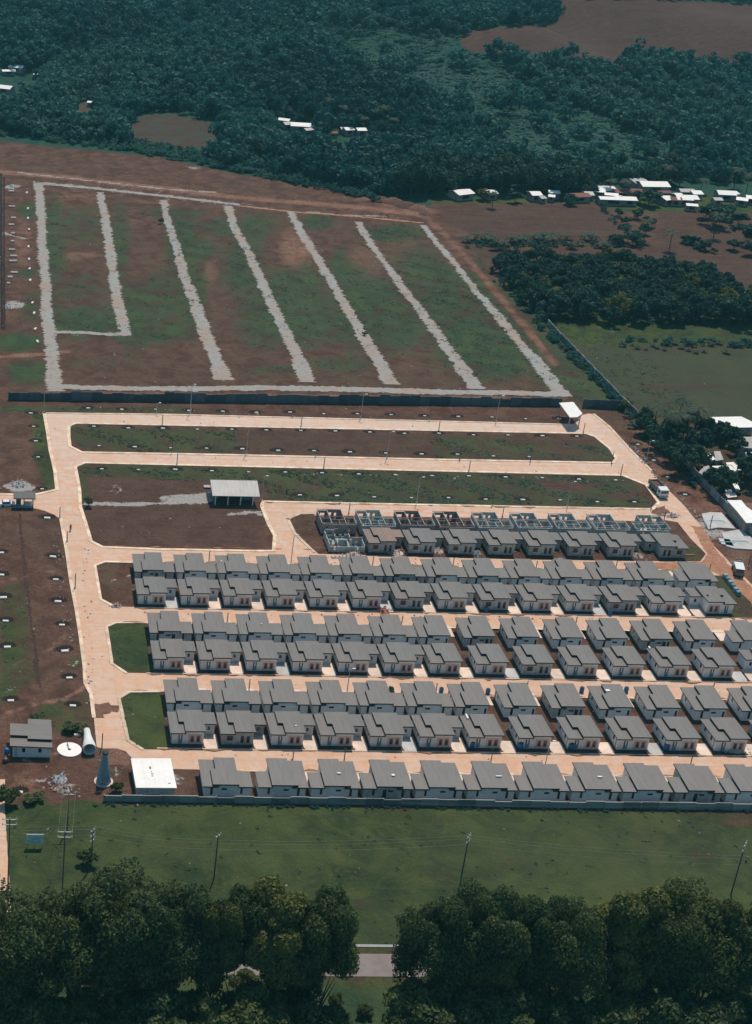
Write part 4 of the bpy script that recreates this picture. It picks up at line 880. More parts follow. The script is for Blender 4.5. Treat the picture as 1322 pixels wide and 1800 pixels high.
# litter dots: small pale stones and bags across the estate
mb = MB(); r = random.Random(11)
for _ in range(1500):
    p, q = r.uniform(0, 1322), r.uniform(300, 1560)
    x, y = at(p, q)
    if q > 1415 and r.random() > .25: continue
    s_ = .06 + .26*r.random()**2.2; mb.rock((x, y, .05), s_, r)
for row in ((70,320,250,333),(250,333,400,348),(540,372,700,382),(150,715,460,728),(480,832,1100,846),(250,990,900,992),(240,1080,1100,1090),(150,960,160,1250),(98,940,130,1180)):
    for _ in range(40):
        t_ = r.random(); x, y = at(row[0]+(row[2]-row[0])*t_ + r.uniform(-8,8), row[1]+(row[3]-row[1])*t_ + r.uniform(-3,3)); mb.rock((x, y, .05), r.uniform(.1,.38), r)
kind(tag(obj('scattered_stones', mb, M['rubble']), 'pale stones and scraps strewn over the bare soil', 'stones'), 'stuff')

# ------------------------------------------------------------------ vehicles and riders
def truck(p, q, q2, label, kindt):
    A_, B_ = at(p, q), at(*q2); d = Vector((A_[0]-B_[0], A_[1]-B_[1])).normalized(); rz = math.atan2(d.y, d.x)
    e = thing(kindt, label, 'truck' if kindt == 'dump_truck' else 'van', (A_[0], A_[1], .05), rz)
    if kindt == 'dump_truck':     # front of the truck at x = 0, body runs to -x
        obj('chassis', MB().box(-7.6,-.2,-.5,.5,.55,.85), M['fascia'], e)
        cb = obj('cab', MB().prism([(-2.0,-1.2),(0,-1.2),(0,1.2),(-2.0,1.2)], .6, lambda x, y: 2.75 if x < -.5 else 2.4), M['truck_white'], e)
        obj('windscreen', MB().box(.01,.05,-1.0,1.0,1.5,2.25), M['glass'], cb); obj('bumper', MB().box(-.1,.25,-1.2,1.2,.4,.8), M['steel'], cb); obj('sun_visor', MB().box(-.3,.2,-1.15,1.15,2.5,2.6), M['truck_white'], cb)
        for s_ in (-1,1): obj('headlight', MB().box(.01,.06,s_*.95-.15,s_*.95+.15,.9,1.1), M['lamp'], cb); obj('side_window', MB().box(-1.2,-.4,s_*1.21-.02,s_*1.21+.02,1.5,2.2), M['glass'], cb)
        tb = MB().box(-7.8,-2.3,-1.25,1.25,1.0,1.12).box(-7.8,-2.3,-1.25,-1.15,1.12,2.3).box(-7.8,-2.3,1.15,1.25,1.12,2.3).box(-2.42,-2.3,-1.149,1.149,1.12,2.5).box(-7.8,-7.7,-1.149,1.149,1.12,2.1)
        obj('tipper_body', tb, M['truck_grey'], e); obj('load', MB().prism([(-7.6,-1.1),(-2.5,-1.1),(-2.5,1.1),(-7.6,1.1)], 1.13, lambda x, y: 1.7), M['earth'], e)
        wx = (-1.1, -5.4, -6.6)
    else:
        obj('body', MB().prism([(-4.6,-1.0),(-.9,-1.0),(-.9,1.0),(-4.6,1.0)], .45, 2.2), M['truck_grey'], e); cb = obj('cab', MB().prism([(-.899,-1.0),(.2,-1.0),(.2,1.0),(-.899,1.0)], .45, lambda x, y: 1.1 if x > 0 else 2.1), M['truck_white'], e)
        obj('roof', MB().box(-4.7,-.85,-1.05,1.05,2.21,2.3), M['truck_white'], e); obj('windscreen', MB().box(-4.66,-4.61,-.8,.8,1.3,2.0), M['glass'], e)
        wx = (-.5, -3.8)
    for x in wx:
        for s_ in (-1,1):
            wl = obj('wheel', MB().tube((x, s_*.85, .5), (x, s_*1.2, .5), .5, n=14), M['tyre'], e); obj('rim', MB().tube((x, s_*1.2, .5), (x, s_*1.22, .5), .25, n=10), M['steel'], wl)
truck(1166, 877, (1143, 852), 'white cabbed dump truck with a long grey tipper on the right lane', 'dump_truck')
truck(1294, 1000, (1299, 1018), 'grey boxy van parked on the reddish lane at the right edge', 'van')
X, Y = at(21, 893); e = thing('parked_car', 'small white car parked left of the guardhouse', 'car', (X-1.2, Y+1.2, .05), .1)
obj('body', MB().prism([(-1.9,-.8),(1.9,-.8),(2.0,0),(1.9,.8),(-1.9,.8),(-2.0,0)], .3, .9), M['truck_white'], e); cb = obj('cabin', MB().prism([(-1.3,-.7),(.8,-.7),(.8,.7),(-1.3,.7)], .9, lambda x, y: 1.4), M['glass'], e); obj('roof', MB().box(-1.1,.5,-.65,.65,1.4,1.45), M['truck_white'], cb)
for x in (-1.2,1.2):
    for s_ in (-1,1): obj('wheel', MB().tube((x,s_*.6,.32),(x,s_*.82,.32),.32,n=12), M['tyre'], e)
def person(label, loc, rz, joints, edges, mat, radii):
    m = bpy.data.meshes.new('person'); m.from_pydata(joints, edges, []); o = link('person', m, None, loc, rz)
    sk = o.modifiers.new('skin', 'SKIN'); 
    for i, r_ in enumerate(radii): m.skin_vertices[0].data[i].radius = (r_, r_)
    m.skin_vertices[0].data[0].use_root = True
    o.modifiers.new('sub', 'SUBSURF').levels = 1; o.modifiers['sub'].render_levels = 1; m.materials.append(mat)
    return tag(o, label, 'person')
X, Y = at(124, 933); e = thing('motorcycle', 'dark motorcycle heading down the left main road near the junction', 'motorcycle', (X, Y, .05), R(-95))
for x in (-.65,.65): w_ = obj('wheel', MB().tube((x,-.06,.3),(x,.06,.3),.3,n=16), M['tyre'], e)
obj('frame', MB().tube((-.65,0,.3),(-.1,0,.55),.05).tube((-.1,0,.55),(.5,0,.75),.06).tube((.65,0,.3),(.45,0,1.0),.04), M['steel'], e)
obj('tank', MB().lathe([(.05,.62),(.18,.7),(.16,.85),(.04,.9)], 10, .2, 0), M['red'], e); obj('seat', MB().box(-.6,.05,-.13,.13,.72,.82), M['fascia'], e); obj('handlebar', MB().tube((.42,-.35,1.0),(.42,.35,1.0),.025), M['steel'], e)
J = [(-.15,0,.88),(-.12,0,1.15),(-.05,0,1.38),(-.02,0,1.5),(.02,0,1.66),(-.05,.2,1.36),(.15,.27,1.15),(.38,.3,1.03),(-.05,-.2,1.36),(.15,-.27,1.15),(.38,-.3,1.03),(.25,.17,.78),(.15,.18,.38),(.28,.18,.3),(.25,-.17,.78),(.15,-.18,.38),(.28,-.18,.3)]
E_ = [(0,1),(1,2),(2,3),(3,4),(2,5),(5,6),(6,7),(2,8),(8,9),(9,10),(0,11),(11,12),(12,13),(0,14),(14,15),(15,16)]
RR = [.15,.14,.15,.06,.11,.06,.05,.035,.06,.05,.035,.09,.06,.04,.09,.06,.04]
rider = person('rider in dark clothes sitting on the motorcycle', (X, Y, .05), R(-95), J, E_, M['cloth'], RR)
hd = obj('helmet', MB().lathe([(.05,1.55),(.13,1.62),(.15,1.72),(.12,1.82),(.04,1.86)], 12, .02, 0), M['fascia'], rider)

# ------------------------------------------------------------------ shacks of the settlements
def shack(p, q, w_, d_, h, label, rz=None, mat='white_sheet', grp='roofs of the far village', pitch=.25, gable=True):
    rz = rz or random.uniform(-.45, .45); d_ *= random.uniform(.9, 1.3)
    X, Y = at(p, q); Z = float(hgt(X, Y)); e = thing('village_house', label, 'house', (X, Y, Z), rz, grp)
    ht = (lambda x, y: h + pitch*(d_/2 - abs(y - d_/2))) if gable else (lambda x, y: h + pitch*.6*y)
    obj('wall', MB().box(-w_/2+.3, w_/2-.3, .3, d_-.3, -1.5, h-.12), M['bare_brown'], e)
    if gable:
        r1 = [(-w_/2,-.3),(w_/2,-.3),(w_/2,d_/2),(-w_/2,d_/2)]; r2 = [(-w_/2,d_/2),(w_/2,d_/2),(w_/2,d_+.3),(-w_/2,d_+.3)]
        obj('roof', MB().prism(r1, lambda x, y: ht(x, y)-.1, ht).prism(r2, lambda x, y: ht(x, y)-.1, ht), M[mat], e)
    else: obj('roof', MB().prism([(-w_/2,-.3),(w_/2,-.3),(w_/2,d_+.3),(-w_/2,d_+.3)], lambda x, y: ht(x, y)-.1, ht), M[mat], e)
    obj('window', MB().box(-w_/5, w_/6, .24, .31, .9, h-.7), M['dark'], e)
    return e
for a in ((819,353,9,7,3,'white roofed hut at the forest edge right of the earthworks'),(866,352,5,5,3,'small white roofed hut beside the pale tree at the forest edge'),(943,355,5,6,3,'white gabled hut, left end of the village row'),(973,351,5,5,3,'pair roof hut second in the village row'),(968,356,3,4,2.6,'tiny white hut just before the second village hut'),
          (1020,357,10,6,2.8,'dark rust roofed hut left of the village cluster',0,'rust_sheet'),(1052,349,5,6,3,'small white roof at the left of the village cluster'),(1070,347,8,5,3.2,'long white roof at the top of the village cluster'),(1095,350,8,6,3,'rust roofed house behind the white cluster',0,'rust_sheet'),(1073,355,6,4,3,'white roof in the middle of the village cluster'),
          (1079,362,13,5,2.8,'long low white roof at the front of the village cluster'),(1107,363,6,6,2.8,'white roof with a grey side at the right of the village cluster'),(1128,333,8,7,3,'pale blue roof beside the big far white house',0,'zinc'),(1152,341,13,9,3.4,'biggest far house with a bright white gabled roof'),
          (1176,362,5,6,2.8,'small white roof left of the streaked row'),(1188,363,5,6,2.8,'rusty streaked roof in the right village row',0,'rust_sheet'),(1203,363,7,7,3,'white roof third in the right village row'),(1216,362,6,7,3,'white roof at the end of the right village row'),(1208,349,7,6,3,'grey white roof behind the right village row',0,'zinc'),
          (1215,372,5,4,2.6,'little white hut below the right village row'),(1277,354,8,8,3,'white roof behind the dark tree at the right edge'),(1302,363,5,5,2.8,'small white roof near the right edge'),(1318,360,4,5,2.8,'white roof cut by the right edge'),
          (1036,353,4,5,2.6,'small pale blue roof left of the white cluster',0,'zinc'),(1061,343,5,4,3,'bluish white roof behind the white cluster',0,'zinc'),(1090,359,4,4,2.6,'little white roof squeezed between two long ones'),(1118,349,5,5,2.8,'rusty small roof under the pale blue far roof',0,'rust_sheet'),(1140,352,5,4,2.6,'grey shed just below the biggest far house',0,'zinc'),
          (1168,350,6,4,2.8,'rusty low roof right of the biggest far house',0,'rust_sheet'),(1195,355,4,4,2.6,'tiny white roof between the right village rows'),(1226,352,5,5,2.8,'white roof poking out right of the village rows'),(1290,352,5,5,2.8,'small white roof between the two right edge roofs'),(1262,362,4,4,2.6,'little grey roof under the right village trees',0,'zinc'),(955,358,3,3,2.4,'tiny grey shed between the first village huts',0,'zinc'),
          (507,228,4,5,2.6,'grey lean-to between the two forest houses',0,'zinc'),(545,238,5,4,2.6,'pale porch roof at the right of the forest house',0,'zinc'),(606,236,4,4,2.6,'tiny white roof left in the right forest huts'),
          (497,222,6,5,3,'small white roofed house in the forest clearing, left one'),(531,234,12,8,3.4,'white two part roof house in the middle of the forest',.0),(615,239,5,5,3,'small pale hut right of the forest houses'),(636,240,5,5,3,'white hut at the right of the forest houses'),(584,243,6,4,2.5,'rust roofed hut among the forest houses',0,'rust_sheet'),
          (26,128,9,6,3.2,'white gabled roof at the upper left edge of the forest'),(16,133,8,4,2.6,'low white roof just below the upper left gable'),(66,139,5,3,2.6,'thin white roof right of the upper left gable'),(6,164,8,7,3,'white roof cut by the left edge'),(162,189,6,4,2.6,'small white hut in the left clearing')):
    shack(*a)
G2 = 'roofs of the near settlement'
def roofq(P4, z, label, mat='white_sheet', z2=None, grp=G2):
    Q0 = pts(P4, z); e = thing('settlement_house', label, 'house', (*Q0[0], 0), 0, grp); Q = [(x-Q0[0][0], y-Q0[0][1]) for x, y in Q0]; cx = sum(x for x, _ in Q)/len(Q); cy = sum(y for _, y in Q)/len(Q)
    ins = [(cx+(x-cx)*.9, cy+(y-cy)*.9) for x, y in Q]; ys = [y for _, y in Q]; y0 = min(ys); dy = max(ys)-y0 + .01; z2 = z if z2 is None else z2
    f = lambda x, y: z + (z2-z)*(y-y0)/dy
    obj('wall', MB().prism(ins, 0, lambda x, y: f(x, y)-.15), M['bare_brown'], e); obj('roof', MB().prism(Q, lambda x, y: f(x, y)-.1, f), M[mat], e)
    obj('window', MB().box(cx-.6, cx+.6, y0+.05*dy-.1, y0+.05*dy+.3, 1.0, 2.0), M['dark'], e); return e
roofq([(1248,733),(1303,732),(1322,741),(1326,751),(1256,752)], 3.6, 'large white roof at the top of the near settlement')
roofq([(1266,752),(1282,752),(1283,756),(1268,756)], 2.8, 'small white lean-to under the large settlement roof')
roofq([(1293,768),(1350,767),(1350,790),(1310,787),(1300,783)], 3.4, 'pale grey white roof with a shrub in front at the right edge', 'zinc')
roofq([(1240,795),(1247,795),(1258,807),(1250,810)], 3.0, 'narrow slanting white roof beside the dark trees')
roofq([(1255,793),(1266,793),(1272,808),(1258,810)], 2.9, 'grey roof right of the narrow slanting one', 'zinc')
roofq([(1252,819),(1285,818),(1297,829),(1258,833)], 3.2, 'wide white roof in the middle of the near settlement')
roofq([(1286,817),(1307,818),(1306,827),(1294,826)], 3.2, 'white roof joined to the right of the wide one')
roofq([(1238,820),(1246,818),(1252,830),(1246,842),(1228,830)], 2.8, 'old grey sheet roof against the boundary wall', 'zinc')
roofq([(1276,813),(1290,812),(1296,817),(1278,817)], 3.0, 'small white strip roof above the wide one')
roofq([(1267,832),(1284,834),(1290,841),(1272,840)], 2.6, 'pinkish small roof below the wide one', 'slab')
roofq([(1286,847),(1296,846),(1301,861),(1293,860)], 3.0, 'small tilted white roof by the bare yard')
roofq([(1275,861),(1285,860),(1288,865),(1277,866)], 2.6, 'tiny white roof above the long bottom one')
roofq([(1278,879),(1303,879),(1312,890),(1330,903),(1340,919),(1312,919),(1296,899)], 3.4, 'long bright white roof beside the boundary wall')
roofq([(1306,884),(1340,883),(1350,904),(1328,902),(1314,890)], 3.0, 'dull red roof behind the long white one', 'rust_sheet')
roofq([(1310,795),(1350,793),(1350,815),(1316,814)], 4.0, 'grey walled house at the right edge', 'slab_grey')
roofq([(1274,868),(1292,866),(1296,873),(1280,875)], 2.4, 'pink and white scrap roof above the long white one', 'slab')

# ------------------------------------------------------------------ power poles and their lines
def cross(mb, w_, z, rz=0, t_=.09): 
    c_, s_ = math.cos(rz)*w_/2, math.sin(rz)*w_/2; mb.tube((-c_,-s_,z),(c_,s_,z),t_, n=6); return mb
def powerpole(p, q, top, label, cw=2.4, n=2, rz=0, hh=None):
    X, Y = at(p, q); h = hh or hz(p, q, top); e = thing('power_pole', label, 'power pole', (X, Y, 0), 0, 'power poles in the field')
    obj('pole', MB().tube((0,0,0),(0,0,h),.14,.09,10), M['woodpole'], e)
    for k in range(n): 
        a = obj('cross_arm', cross(MB(), cw, h-.3-1.1*k, rz), M['arm'], e)
        for s_ in (-1, 0, 1): obj('insulator', MB().lathe([(.05,h-.2-1.1*k),(.1,h-.1-1.1*k),(.05,h+.1-1.1*k)], 8, s_*cw*.45*math.cos(rz), s_*cw*.45*math.sin(rz)), M['lamp'], a)
    return X, Y, h
pp = [powerpole(812,1536,1469,'lone power pole right of centre in the green field', 1.6, 2, .9), powerpole(160,1520,1458,'power pole with a small guy bush left in the green field', 1.4, 3, .9), powerpole(376,1545,1468,'faint grey power pole before the trees left of centre', 1.5, 1, .8), powerpole(1285,1572,1484,'leaning light power pole at the right edge of the field', 1.8, 2, .9)]
X, Y, h1 = powerpole(108,1600,1480,'tall white armed utility pole at the lower left, nearer one', 2.6, 2, 0, 17)
X, Y, h2 = powerpole(14,1560,1420,'tall white armed utility pole at the far left edge, upper one', 2.6, 2, 0, 15)
powerpole(118,1460,1395,'utility pole with white arms between rubble and field', 2.4, 1, 0)
def wire(name, label, A_, B_, za, zb, sag, grp='overhead wires', n=16, r_=.014):
    mb = MB(); P = []
    for i in range(n+1):
        t_ = i/n; P.append((A_[0]+(B_[0]-A_[0])*t_, A_[1]+(B_[1]-A_[1])*t_, za+(zb-za)*t_ - sag*4*t_*(1-t_)))
    for i in range(n): mb.tube(P[i], P[i+1], r_, n=4, cap=False)
    tag(obj(name, mb, M['wire']), label, 'wire', grp)
p1 = at(108,1600); p2 = at(118,1460); p0 = at(14,1560)
for k, dx in enumerate((-1.2, 0, 1.2)): wire('overhead_wire', f"{('left','middle','right')[k]} thin wire running up the field between the twin utility poles", (p1[0]+dx, p1[1]), (p2[0]+dx, p2[1]), h1-.2, hz(118,1460,1395)-.2, .8)
e0 = at(-200,1536); e1 = at(1600,1560)
for k, (y_, z_) in enumerate(((0,8.6),(-1,8.2),(1.2,6.2))):
    P = [(-40., 0), (pp[1][0], pp[1][1]), (pp[2][0], pp[2][1]), (pp[0][0], pp[0][1]), (pp[3][0], pp[3][1]), (190, pp[3][1])]; P[0] = (-40., pp[1][1])
    for j in range(5): wire('overhead_wire', f"{('upper','middle','lower')[k]} wire across the field, {nth(j)} span from left", (P[j][0], P[j][1]+y_*.4), (P[j+1][0], P[j+1][1]+y_*.4), z_, z_, .7)
wire('overhead_wire', 'slack wire hanging across the grass below the boundary wall', at(-60,1425), at(190,1408), 3.0, 2.5, .8); wire('overhead_wire', 'slack wire right of centre along the boundary wall foot', at(700,1420), at(1340,1428), 1.2, 2.0, .9)

# leftmost lane with gate posts, and the tarmac behind the roadside trees
strip('lane', pts([(-6,1370),(-6,1420),(-3,1480),(0,1545),(4,1640)]), [3.4,3.0,3.2,3.4,3.4], .05, M['road'], .08, 31)
def far_road():
    t = NT('asphalt_road'); g = geo(t); a = t.noise(.4, 4, .6, g); b = t.noise(4, 3, .6, g)
    col = t.mix(t.mr(a, .35, .65), (.22,.185,.18), (.27,.225,.215)); col = t.mix(t.mr(b, .4, .7, 0, .4), col, (.17,.15,.15)); return t.out(col, .9, 0, .2)
M['asph'] = far_road()
yA, yB = at(650,1717)[1], at(650,1677)[1]
kind(obj('road', MB().box(-60, 260, yA, yB, .02, .06), M['asph']), 'structure')
kind(obj('pavement', MB().box(-60, 260, yB+1.6, yB+2.2, .0, .12), M['bwall']), 'structure')
tag(obj('roadside_rail', MB().box(96, 120, yB+2.2, yB+2.3, .5, .62).box(96,96.1,yB+2.2,yB+2.3,0,.6).box(108,108.1,yB+2.2,yB+2.3,0,.6).box(119.9,120,yB+2.2,yB+2.3,0,.6), M['arm']), 'white rail glimpsed through the right hand roadside trees', 'rail')

# ------------------------------------------------------------------ plants
def leaf_quads(c, nrm, size, g):
    """quads centred at c facing nrm (jittered); returns (N,4,3)"""
    n = len(c); nr = nrm + g.normal(0, .55, (n, 3)); nr /= np.linalg.norm(nr, axis=1)[:, None] + 1e-9
    t = np.cross(nr, g.normal(0, 1, (n, 3))); t /= np.linalg.norm(t, axis=1)[:, None] + 1e-9; b = np.cross(nr, t)
    s_ = (size*g.uniform(.6, 1.35, n))[:, None]; a = g.uniform(.55, 1.0, n)[:, None]
    return np.stack([c - t*s_ - b*s_*a*.6, c + t*s_ - b*s_*a, c + t*s_*.8 + b*s_*a, c - t*s_ + b*s_*a*.8], 1)
def crown(seed, R_, H, zc, n, size, lobes=14):
    g = np.random.default_rng(seed); u = g.normal(0, 1, (lobes, 3)); u[:, 2] = np.abs(u[:, 2])*1.0 - .45; u /= np.linalg.norm(u, axis=1)[:, None]
    rad = g.uniform(.40, .92, lobes)[:, None]; cen = u*rad*np.array([R_, R_, H]); lr = g.uniform(.18, .44, lobes)*min(R_, H*1.1)
    cen = np.vstack([cen, [[0, 0, .1*H]]]); lr = np.append(lr, .5*min(R_, H))
    k = g.choice(lobes+1, n, p=(lr**2)/np.sum(lr**2)); d = g.normal(0, 1, (n, 3)); d[:, 2] += .35; d /= np.linalg.norm(d, axis=1)[:, None]
    r = g.uniform(.72, 1.1, n)[:, None]; p = cen[k] + d*lr[k][:, None]*r*np.array([1, 1, .85]); p[:, 2] += zc
    return leaf_quads(p, d, size, g)
def quads_mesh(name, Q, mat, tint_=None):
    m = bpy.data.meshes.new(name); nq = len(Q); m.vertices.add(nq*4); m.vertices.foreach_set('co', Q.astype(np.float32).ravel())
    m.loops.add(nq*4); m.loops.foreach_set('vertex_index', np.arange(nq*4, dtype=np.int32)); m.polygons.add(nq); m.polygons.foreach_set('loop_start', np.arange(0, nq*4, 4, dtype=np.int32))
    m.update(calc_edges=True)
    if tint_ is not None: m.attributes.new('tint', 'FLOAT', 'POINT').data.foreach_set('value', np.repeat(tint_, 4).astype(np.float32))
    m.materials.append(mat); return m
def trunk_mesh(seed, h, r0, limbs, R_, H):
    r = random.Random(seed); mb = MB(); P = [Vector((0, 0, -.3))]; n = 5
    for i in range(1, n+1): P.append(Vector((r.uniform(-.25, .25)*i*.3, r.uniform(-.25, .25)*i*.3, h*i/n)))
    for i in range(n): mb.tube(P[i], P[i+1], r0*(1-.5*i/n), r0*(1-.5*(i+1)/n), 8, False)
    for k in range(limbs):
        s_ = P[r.randint(3, n)]; a = r.uniform(0, 6.28); e = s_ + Vector((math.cos(a)*R_*r.uniform(.4,.75), math.sin(a)*R_*r.uniform(.4,.75), H*r.uniform(.3, .9))); mid = (s_+e)/2 + Vector((0, 0, r.uniform(-.2,.6)))
        mb.tube(s_, mid, r0*.42, r0*.28, 6, False); mb.tube(mid, e, r0*.28, r0*.08, 6, False)
    return mb.mesh('trunk', M['bark'])
def tree_proto(name, seed, h, R_, leafn, leaf, mat, lobes=14, trunk=True, base=.42):
    """tree of height h, crown radius R_; crown fills from base*h to h"""
    e = link(name, None); H = h*(1-base)/2*1.02; zc = h - H
    link('crown', quads_mesh('crown', crown(seed, R_, H, zc, leafn, leaf, lobes), M[mat]), e)
    if trunk: link('trunk', trunk_mesh(seed, h*base*1.15, max(.09, h*.022), 6, R_, H), e)
    return e
taken = set()
def plant(proto, X, Y, label, cat='tree', group=None, s=1.0, rz=None, z=None, sz=1.0):
    o = proto if id(proto) not in taken else copy_tree(proto); taken.add(id(proto))
    o.location = (X, Y, float(hgt(X, Y)) if z is None else z); o.rotation_euler = (0, 0, random.uniform(0, 6.28) if rz is None else rz); o.scale = (s, s, s*sz)
    return tag(o, label, cat, group)

# tall roadside trees along the bottom edge
big = [tree_proto('roadside_tree', 100+k, 20, R_, 30000, .19, mt, lb, True, bs) for k, (R_, mt, lb, bs) in enumerate(((7.2,'leaf',60,.10),(6.2,'leaf',52,.04),(8.0,'leaf',66,.12),(5.4,'leaf_olive',40,.16)))]
BT = [(20,1790,1556,2,1.25,'dark wide crowned tree in the lower left corner'),(128,1785,1548,0,1.1,'dark tree second from the left in the roadside row'),(222,1772,1524,2,1.15,'broad tree just right of the twin power pole, roadside row'),(300,1785,1548,0,1.0,'dark tree left of the pale olive one in the roadside row'),(366,1792,1576,3,.85,'slim pale olive tree left of centre in the roadside row'),
    (408,1775,1556,1,.95,'dark tree right of the pale olive slim one in the roadside row'),(470,1785,1552,3,1.15,'yellowish olive tree left of the road gap'),(552,1795,1558,1,.92,'dark dense tree bordering the left side of the road gap'),(738,1790,1566,0,.85,'tree bordering the right side of the road gap'),(815,1780,1550,2,.95,'broad tree right of the road gap tree'),
    (880,1770,1560,0,.95,'tree in the middle right of the roadside row'),(962,1790,1578,2,.95,'low broad tree left of the right hand gap'),(1070,1782,1556,3,1.15,'olive topped tree right of the right hand gap'),(1178,1776,1550,2,1.05,'tall dark round tree near the right of the roadside row'),(1262,1790,1590,0,1.0,'dark tree second from right in the roadside row'),(1332,1780,1562,1,1.05,'dark tree cut by the right edge of the roadside row'),
    (72,1778,1578,1,.9,'slim tree between the two leftmost roadside crowns'),(180,1790,1572,3,.7,'slim olive tree behind the twin pole in the roadside row'),(262,1792,1560,1,.9,'narrow dark tree right of the broad left tree, roadside row'),(515,1780,1590,0,.8,'shorter tree between the olive tree and the gap tree'),(775,1788,1600,3,.8,'shorter olive tree just right of the gap border tree'),(845,1790,1562,1,.95,'narrow dark tree in the middle right clump, roadside row'),(925,1782,1566,1,.9,'narrow tree left of the low broad one, roadside row'),(1018,1785,1606,0,.75,'small tree in the right hand dip of the roadside row'),(1125,1788,1580,1,.9,'narrow tree between the olive topped and the tall dark one'),(1222,1788,1572,3,.8,'olive tree right of the tall dark round tree')]
for p, q, top, k, w_, lab in BT:
    X, Y = at(p, q); h = hz(p, q, top)*.93; s_ = h/20*w_*.68; plant(big[k], X, Y, lab, 'tree', 'tall roadside trees', s_, sz=h/20/s_)
low = [tree_proto('understorey_tree', 200+k, 9, 5.4, 9000, .22, 'leaf', 26, True, .05) for k in range(3)]
for i, (p, q) in enumerate([(30,1860),(120,1850),(205,1840),(290,1852),(372,1880),(455,1850),(530,1845),(745,1845),(830,1850),(905,1840),(985,1850),(1060,1845),(1140,1850),(1225,1845),(1300,1852)]):
    X, Y = at(p, q); plant(low[i % 3], X, Y, f"dark low tree at the bottom edge of the picture, {nth(i)} from left", 'tree', 'low trees at the bottom edge', random.uniform(1.0, 1.35))
for i, (p, q) in enumerate([(10,1755),(75,1748),(150,1742),(215,1750),(280,1742),(430,1745),(500,1760),(760,1758),(810,1742),(860,1752),(930,1745),(990,1752),(1100,1745),(1190,1748),(1290,1745),(590,1768),(640,1785)]):
    X, Y = at(p, q); plant(low[(i+1) % 3], X, Y, f"bushy shrub {'in the gap' if i > 14 else 'under the roadside trees'}, {nth(i)} in the row", 'shrub', 'shrubs under the roadside trees', random.uniform(.45, .65) if i < 15 else .25)
sm = [tree_proto('field_shrub', 230+k, 2.4, 1.6, 420, .22, 'leaf', 8, False, .05) for k in range(2)]
for i, (p, q, s_, lab) in enumerate(((157,1518,1.3,'dark guy bush at the foot of the left power pole'),(597,1580,.9,'small dark bush in the field above the road gap'),(1098,722,1.5,'dark bush on the corner of the pale boundary wall'),(130,1285,1.6,'dark weedy bush above the round slab'),(70,1265,1.2,'low bush above the lone house'),(155,890,1.0,'small bush at the corner of the gravel patch'),
      (205,1393,.9,'bush against the left end of the boundary wall'),(60,1408,1.4,'bush below the red soil at the lower left'),(14,1412,1.6,'dark bush at the left lane edge'),(683,1222,.8,'small bush between two back houses of the third block'),(640,590,.6,'tiny bush in the gravel lots'),(283,393,.9,'dark bush on the third gravel track'))):
    X, Y = at(p, q); plant(sm[i % 2], X, Y, lab, 'bush', None, s_, sz=.45 if lab.startswith(('dark weedy','low bush','bush below')) else 1)

# grove beside the gravel lots
def in_poly(p, q, poly):
    r = False; j = len(poly)-1
    for i in range(len(poly)):
        if (poly[i][1] > q) != (poly[j][1] > q) and p < (poly[j][0]-poly[i][0])*(q-poly[i][1])/(poly[j][1]-poly[i][1]+1e-9) + poly[i][0]: r = not r
        j = i
    return r
GROVE = [(868,468),(960,462),(1060,466),(1150,470),(1210,480),(1270,500),(1330,530),(1400,560),(1400,618),(1240,600),(1180,588),(1100,618),(1010,622),(960,575),(915,530)]
gt = [tree_proto('grove_tree', 300+k, 6.5, R_, 1100, .30, mt, 16, True, .2) for k, (R_, mt) in enumerate(((3.6,'leaf_mid'),(3.1,'leaf_mid'),(4.2,'leaf_mid'),(3.2,'leaf_mid'),(3.0,'leaf_olive')))]
r = random.Random(5); rows = {}
yy = 520.0
G = []
while yy < 680:
    xx = 150.0 + r.uniform(0, 5)
    while xx < 330:
        x, y = xx + r.uniform(-1.7, 1.7), yy + r.uniform(-2.5, 2.5); a, b = proj(x, y, 0)
        if in_poly(a, b, GROVE) and a < 1345 and r.random() < .93: G.append((round(yy), x, y, b))
        xx += r.uniform(3.6, 5.6)
    yy += 6.5
rl = sorted({g_[0] for g_ in G}, reverse=True)
for ri, rv in enumerate(rl):
    for ci, (_, x, y, b) in enumerate(sorted([g_ for g_ in G if g_[0] == rv], key=lambda t_: t_[1])):
        k = r.choice([0, 1, 2, 3, 0, 2, 1, 4]); plant(gt[k], x, y, f"{'olive' if k == 4 else 'dark'} grove tree beside the gravel lots, {nth(ri)} row from behind, {nth(ci)} from left", 'tree', 'trees of the dense grove', r.uniform(.75, 1.3) * (1.2 if b > 555 else .98))
